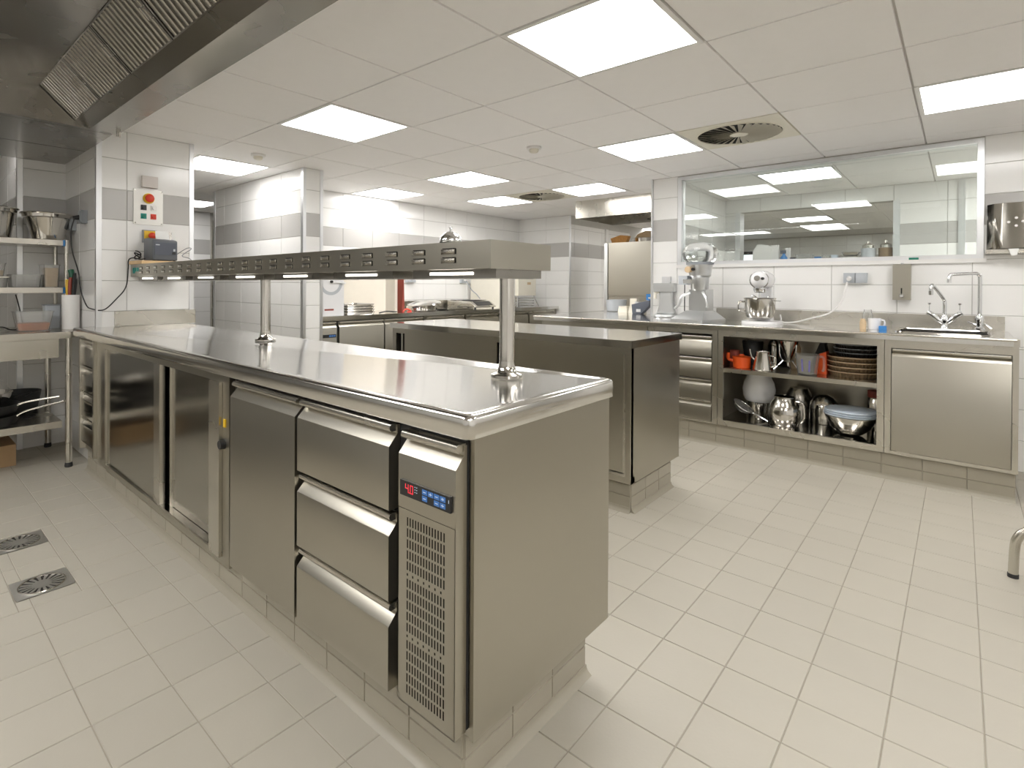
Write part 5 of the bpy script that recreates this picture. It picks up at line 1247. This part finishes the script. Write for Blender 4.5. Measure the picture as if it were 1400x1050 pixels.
# ================================================================== PREP COUNTER OBJECTS
ZPp = ZP + 0.0006
XO = XF - 0.06
sl = thing('slicer_gauge', 'white machine casing with a grey arc scale and pivot arm on the prep worktop', 'machine', (-4.62, 2.92, ZPp))
obj('casing', B(-4.86, -4.455, 2.72, 3.045, 0.0 + ZPp, ZPp + 0.42, bev=0.012), WEN, sl)
bm = bmesh.new(); n = 22; c0 = Vector((-4.454, 2.90, ZPp + 0.325))
pi_, po_ = [], []
for k in range(n + 1):
    a_ = R(195 + 165 * k / n); pi_.append((c0.y + 0.098 * math.cos(a_), c0.z + 0.098 * math.sin(a_))); po_.append((c0.y + 0.128 * math.cos(a_), c0.z + 0.128 * math.sin(a_)))
prism(bm, pi_ + po_[::-1], 'x', -4.4552, -4.4535); obj('arc_scale', bm, LGR, sl)
obj('pivot', C((-4.456, 2.90, ZPp + 0.325), (-4.435, 2.90, ZPp + 0.325), 0.012, n=14), BLK, sl)
bm = bmesh.new(); prism(bm, [(2.895, ZPp + 0.333), (3.06, ZPp + 0.318), (3.05, ZPp + 0.306), (2.95, ZPp + 0.316), (2.90, ZPp + 0.31)], 'x', -4.452, -4.44); obj('pivot_arm', bm, WEN, sl)
obj('maker_plate', B(-4.4552, -4.4535, 2.83, 2.93, ZPp + 0.05, ZPp + 0.066), REDB, sl)
for k in range(4):
    tp_ = tub('gastro_tray', -4.80, -4.455, 3.055, 3.44 - 0.004 * k, ZPp + k * 0.026, 0.024, SM, 'shallow steel tray in the pile beside the white machine', 'tray', taper=0.01, grp='piled trays on the prep worktop')
# boards against the wall
xw = XB + 0.024
single('cream_board', B(xw + 0.02, xw + 0.045, 3.45, OX(539, 400, xw + 0.045).y, ZPp, ZPp + 0.45, bev=0.006), CREB, 'large cream cutting board leaning on the back wall behind the trays', 'cutting board')
single('cream_board', B(-4.76, -4.60, 3.80, 3.835, ZPp, ZPp + 0.46, bev=0.006), CREB, 'thick cream cutting board standing on edge beside the red board', 'cutting board')
rb = bmesh.new(); prism(rb, [(3.865, ZPp), (3.905, ZPp), (3.892, ZPp + 0.42), (3.888, ZPp + 0.42)], 'x', -4.66, -4.56); single('red_board', rb, REDB, 'dark red cutting board standing upright beside the thick cream board', 'cutting board')
single('board_clip', T([(-4.47, 3.80, ZPp + 0.006), (-4.465, 3.84, ZPp + 0.035), (-4.46, 3.88, ZPp + 0.03), (-4.455, 3.91, ZPp + 0.008), (-4.46, 3.86, ZPp + 0.008)], 0.008, 8), RED, 'bright red clamp in front of the red cutting board', 'clamp')
p = OX(497, 404, xw)
single('blue_sticker', B(XB + 0.005, XB + 0.0065, p.y - 0.05, p.y + 0.05, p.z - 0.06, p.z + 0.055), BLU, 'blue and white notice stuck to the back wall tiles', 'notice')
# black tongs
single('tongs', T([(-4.46, 3.48, ZPp + 0.008), (-4.47, 3.58, ZPp + 0.02), (-4.47, 3.68, ZPp + 0.012), (-4.50, 3.74, ZPp + 0.010)], 0.007, 8), BLK, 'black handled tongs in front of the tray pile', 'tongs')
# pans and hob
fp = thing('saute_pan', 'wide steel pan with a curved lid lying on the prep worktop', 'pan', (-4.66, 4.25, ZPp))
obj('pan_body', L([(0, 0), (0.17, 0), (0.18, 0.01), (0.185, 0.06), (0.18, 0.06), (0.17, 0.012), (0, 0.008)], n=36), SM, fp, local=True)
bm = bmesh.new(); lathe(bm, [(0.20, 0.0), (0.195, 0.012), (0.12, 0.036), (0.03, 0.044), (0, 0.045), (0, 0.041), (0.118, 0.031), (0.19, 0.006)], n=36); bm.transform(Matrix.Translation((0.02, 0.02, 0.075)) @ Matrix.Rotation(R(7), 4, 'X')); obj('pan_lid', bm, SM, fp, local=True)
obj('pan_handle', T([(0.10, -0.14, 0.045), (0.16, -0.22, 0.055), (0.19, -0.30, 0.05)], 0.010, 8), BLK, fp, local=True)
single('steel_tray', B(-4.90, -4.46, 4.48, 4.92, ZPp, ZPp + 0.018, bev=0.004), SM, 'flat steel tray between the pan and the induction hob', 'tray')
ih = thing('induction_hob', 'portable steel induction hob with a black control strip near the wall socket', 'induction hob', (-4.70, 5.18, ZPp))
bm = bmesh.new(); prism(bm, [(-4.95, ZPp + 0.02), (-4.47, ZPp + 0.02), (-4.455, ZPp + 0.03), (-4.56, ZPp + 0.098), (-4.95, ZPp + 0.105)], 'y', 4.96, 5.36); bevel(bm, 0.004, 2); obj('case', bm, S, ih)
bm = bmesh.new(); prism(bm, [(-4.475, ZPp + 0.0445), (-4.4745, ZPp + 0.0465), (-4.55, ZPp + 0.0962), (-4.551, ZPp + 0.0942)], 'y', 5.02, 5.32); obj('control_strip', bm, BLK, ih)
obj('plate', B(-4.92, -4.60, 4.99, 5.33, ZPp + 0.105, ZPp + 0.110), BLK, ih)
for x, y in ((-4.49, 4.99), (-4.49, 5.33), (-4.92, 4.99), (-4.92, 5.33)): obj('foot', C((x, y, ZPp), (x, y, ZPp + 0.024), 0.012, n=10), RUB, ih)
single('hob_back_plate', B(-5.04, -4.99, 4.30, 5.38, ZPp, ZPp + 0.105, bev=0.003), S, 'low steel box strip along the wall behind the pan and the hob', 'strip')
xs_ = XB + 0.0043
p = OX(560, 382, xs_); socket('pale grey double socket on the back wall above the pans', xs_, p.y, p.z, '+x', LGR, 2, 0.072, 0.075)
p = OX(632, 382, xs_); socket('pale grey socket with a black plug on the back wall above the hob', xs_, p.y, p.z, '+x', LGR, 1, 0.105, 0.10, plug=0.001)
single('hob_lead', T([(xs_ + 0.075, p.y, p.z - 0.02), (xs_ + 0.12, p.y - 0.01, p.z - 0.06), (xs_ + 0.20, p.y - 0.03, p.z - 0.14), (xs_ + 0.32, p.y - 0.06, p.z - 0.20), (-4.72, 5.34, ZPp + 0.125)], 0.006, 8), GRY, 'grey lead hanging from the wall socket to the hob', 'cable')
q_ = OX(492, 381, xs_); socket('pale grey socket on the back wall above the tray pile', xs_, q_.y, q_.z, '+x', LGR, 1, 0.09, 0.085)
# cream machine in the far corner
cm = thing('cream_oven', 'cream coloured machine on a wire rack in the far corner of the prep worktop', 'machine', (-4.62, 6.10, ZPp))
obj('machine_case', B(-4.86, -4.42, 5.78, 6.18, ZPp + 0.16, ZPp + 0.42, bev=0.008), CRE, cm)
obj('side_vent', B(-4.4205, -4.418, 5.98, 6.06, ZPp + 0.31, ZPp + 0.345), TAN, cm)
for z in (0.02, 0.055, 0.09, 0.125): obj('rack_wire', T([(-4.84, 5.80, ZPp + z), (-4.44, 5.80, ZPp + z), (-4.44, 6.16, ZPp + z), (-4.84, 6.16, ZPp + z), (-4.84, 5.80, ZPp + z)], 0.006, 6, False), CHR, cm)
for x, y, sx, sy in ((-4.84, 5.80, -1, -1), (-4.44, 5.80, 1, -1), (-4.44, 6.16, 1, 1), (-4.84, 6.16, -1, 1)): obj('rack_leg', T([(x, y, ZPp + 0.16), (x + 0.04 * sx, y + 0.06 * sy, ZPp + 0.010)], 0.009, 8, False), CHR, cm)
obj('control_box', B(-4.86, -4.55, 5.80, 6.14, ZPp + 0.42, ZPp + 0.56, bev=0.004), ALU, cm)
for k in range(2): obj('control_knob', C((-4.55, 5.92 + k * 0.07, ZPp + 0.455), (-4.53, 5.92 + k * 0.07, ZPp + 0.455), 0.016, n=14), BLK, cm)
single('cream_divider', B(-5.05, -4.50, 5.52, 5.56, ZPp, ZPp + 0.43, bev=0.004), CRE, 'upright cream divider board standing between the hob and the corner machine', 'divider')

# ================================================================== PASSAGE BEYOND THE SINK WORKTOP
ph = thing('passage_hood', 'bright steel extraction canopy hanging in the passage beside the sink wall', 'extraction hood', (-2.85, 6.2, 2.02))
bm = bmesh.new(); hz0 = OY(787, 299, 5.68).z
hx0 = OY(787, 285, 5.68).x
for a_ in ((hx0, -2.22, 5.68, 5.695, hz0, ZC), (hx0, hx0 + 0.015, 5.695, 6.6, hz0, ZC), (hx0 + 0.015, -2.22, 6.585, 6.6, hz0, ZC)): box(bm, *a_)
obj('canopy', bm, S, ph); obj('inner_plenum', B(hx0 + 0.02, -2.24, 5.70, 6.58, ZC - 0.05, ZC - 0.04), SD, ph)
fx0, fx1 = OY(826, 360, 6.7).x, -2.22
fr = thing('tall_fridge', 'tall steel fridge in the passage with food boxes on top', 'fridge', ((fx0 + fx1) / 2, 6.7, 0))
zt = OY(850, 331, 6.7).z; zm = OY(850, 404, 6.7).z
obj('body', B(fx0, fx1, 6.74, 7.30, 0.0, zt, bev=0.003), SF, fr)
obj('side_strip', B(fx0, fx0 + 0.05, 6.70, 6.74, 0.08, zt - 0.005, bev=0.004), ALU, fr)
obj('door', B(fx0 + 0.065, fx1 - 0.004, 6.70, 6.738, zm, zt - 0.005, bev=0.004), SF, fr); obj('door', B(fx0 + 0.065, fx1 - 0.004, 6.70, 6.738, 0.10, zm - 0.02, bev=0.004), SF, fr)
def fx(px): return OY(px, 320, 6.85).x
zt2 = zt + 0.0006
single('bread_bag', PR([(fx(841), zt2), (fx(860), zt2), (fx(863), zt2 + 0.085), (fx(852), zt2 + 0.10), (fx(839), zt2 + 0.06)], 'y', 6.76, 6.84), BRD, 'golden brown bag of bread on top of the tall fridge', 'bread')
single('steel_casserole', L([(0, 0), (0.17, 0), (0.175, 0.06), (0.18, 0.065), (0.17, 0.065), (0.165, 0.01), (0, 0.008)], (fx(874), 7.05, zt2), n=30), SM, 'flat steel casserole on the tall fridge behind the bread', 'casserole')
single('straw_bundle', PR([(fx(862), zt2 + 0.067), (fx(884), zt2 + 0.067), (fx(888), zt2 + 0.15), (fx(878), zt2 + 0.165), (fx(866), zt2 + 0.12)], 'y', 6.98, 7.12), TAN, 'straw coloured bundle lying in the casserole on the fridge', 'bundle')
# ================================================================== ITEMS IN THE FAR OPENING
ZO = OZ0 + 0.0006
def ox(px, y=6.86): return OY(px, 345, y).x
bm = bmesh.new(); prism(bm, [(ox(1029), ZO), (ox(1054), ZO), (ox(1055), ZO + 0.17), (ox(1050), ZO + 0.20), (ox(1036), ZO + 0.215), (ox(1030), ZO + 0.14)], 'y', 6.84, 6.87); single('white_board', bm, WPL, 'rounded white chopping board in the far serving opening', 'cutting board')
single('white_board', B(ox(1054), ox(1064), 6.86, 6.90, ZO, ZO + 0.20, bev=0.006), WPL, 'narrow white chopping board beside the rounded one in the far opening', 'cutting board')
sb = thing('spray_bottle', 'blue spray bottle with a dark trigger in the far serving opening', 'bottle', (ox(1072), 6.85, ZO))
obj('bottle', L([(0, 0), (0.036, 0), (0.038, 0.01), (0.036, 0.055), (0.014, 0.085), (0.014, 0.10), (0, 0.10)], n=20), BLU, sb, local=True); obj('trigger', B(-0.035, 0.02, -0.012, 0.012, 0.10, 0.135, bev=0.005), SLA, sb, local=True)
single('white_carton', B(ox(1073), ox(1079), 6.89, 6.93, ZO, ZO + 0.165, bev=0.004), WPL, 'white carton behind the blue spray bottle', 'carton')
for a_, b_, h_, m_, lb_, cp_ in ((1081, 1088, 0.05, SLA, 'small slate blue box next to the spray bottle in the far opening', 0), (1089, 1113, 0.075, POLYT, 'long clear food box in the far serving opening', 1), (1114, 1124, 0.05, BLU, 'low dark blue tray beyond the clear food box', 0), (1125, 1136, 0.06, POLYT, 'short clear box between the blue trays in the far opening', 1), (1137, 1147, 0.065, PBL, 'pale blue box beside the steel roasting trays', 0)):
    tub('storage_box', ox(a_), ox(b_) - 0.006, 6.82, 6.90, ZO, h_, m_, lb_, 'box', taper=0.006, lid=POLYT if cp_ else None)
x0_ = ox(1150); x1_ = ox(1176)
for k, hgt in enumerate((0.0, 0.045)):
    tub('roasting_tray', x0_ + 0.01 * k, x1_, 6.80, 6.92, ZO + hgt + 0.002 * k, 0.042, SM, ('shiny roasting tray at the bottom of the tray pile in the far opening', 'shiny roasting tray lying on top of another in the far opening')[k], 'tray', taper=0.02)
for px, r_, h_, lb_ in ((1187, 0.062, 0.125, 'grey stock pot with a steel lid next to the roasting trays'), (1211, 0.058, 0.125, 'brown tinted stock pot at the jamb of the far opening')):
    t = thing('stock_pot', lb_, 'pot', (ox(px), 6.87, ZO))
    obj('pot_body', L([(0, 0), (r_, 0), (r_ + 0.003, 0.005), (r_ + 0.003, h_), (r_ + 0.008, h_), (r_, h_ + 0.003), (0, h_ + 0.003)], n=26), LGR if px < 1200 else TINT, t, local=True)
    obj('pot_lid', L([(r_ * .85, 0), (r_ * .85, 0.03), (r_ * .3, 0.05), (r_ * .2, 0.075), (0, 0.077)], (0, 0, h_ + 0.003), n=26), SM, t, local=True)
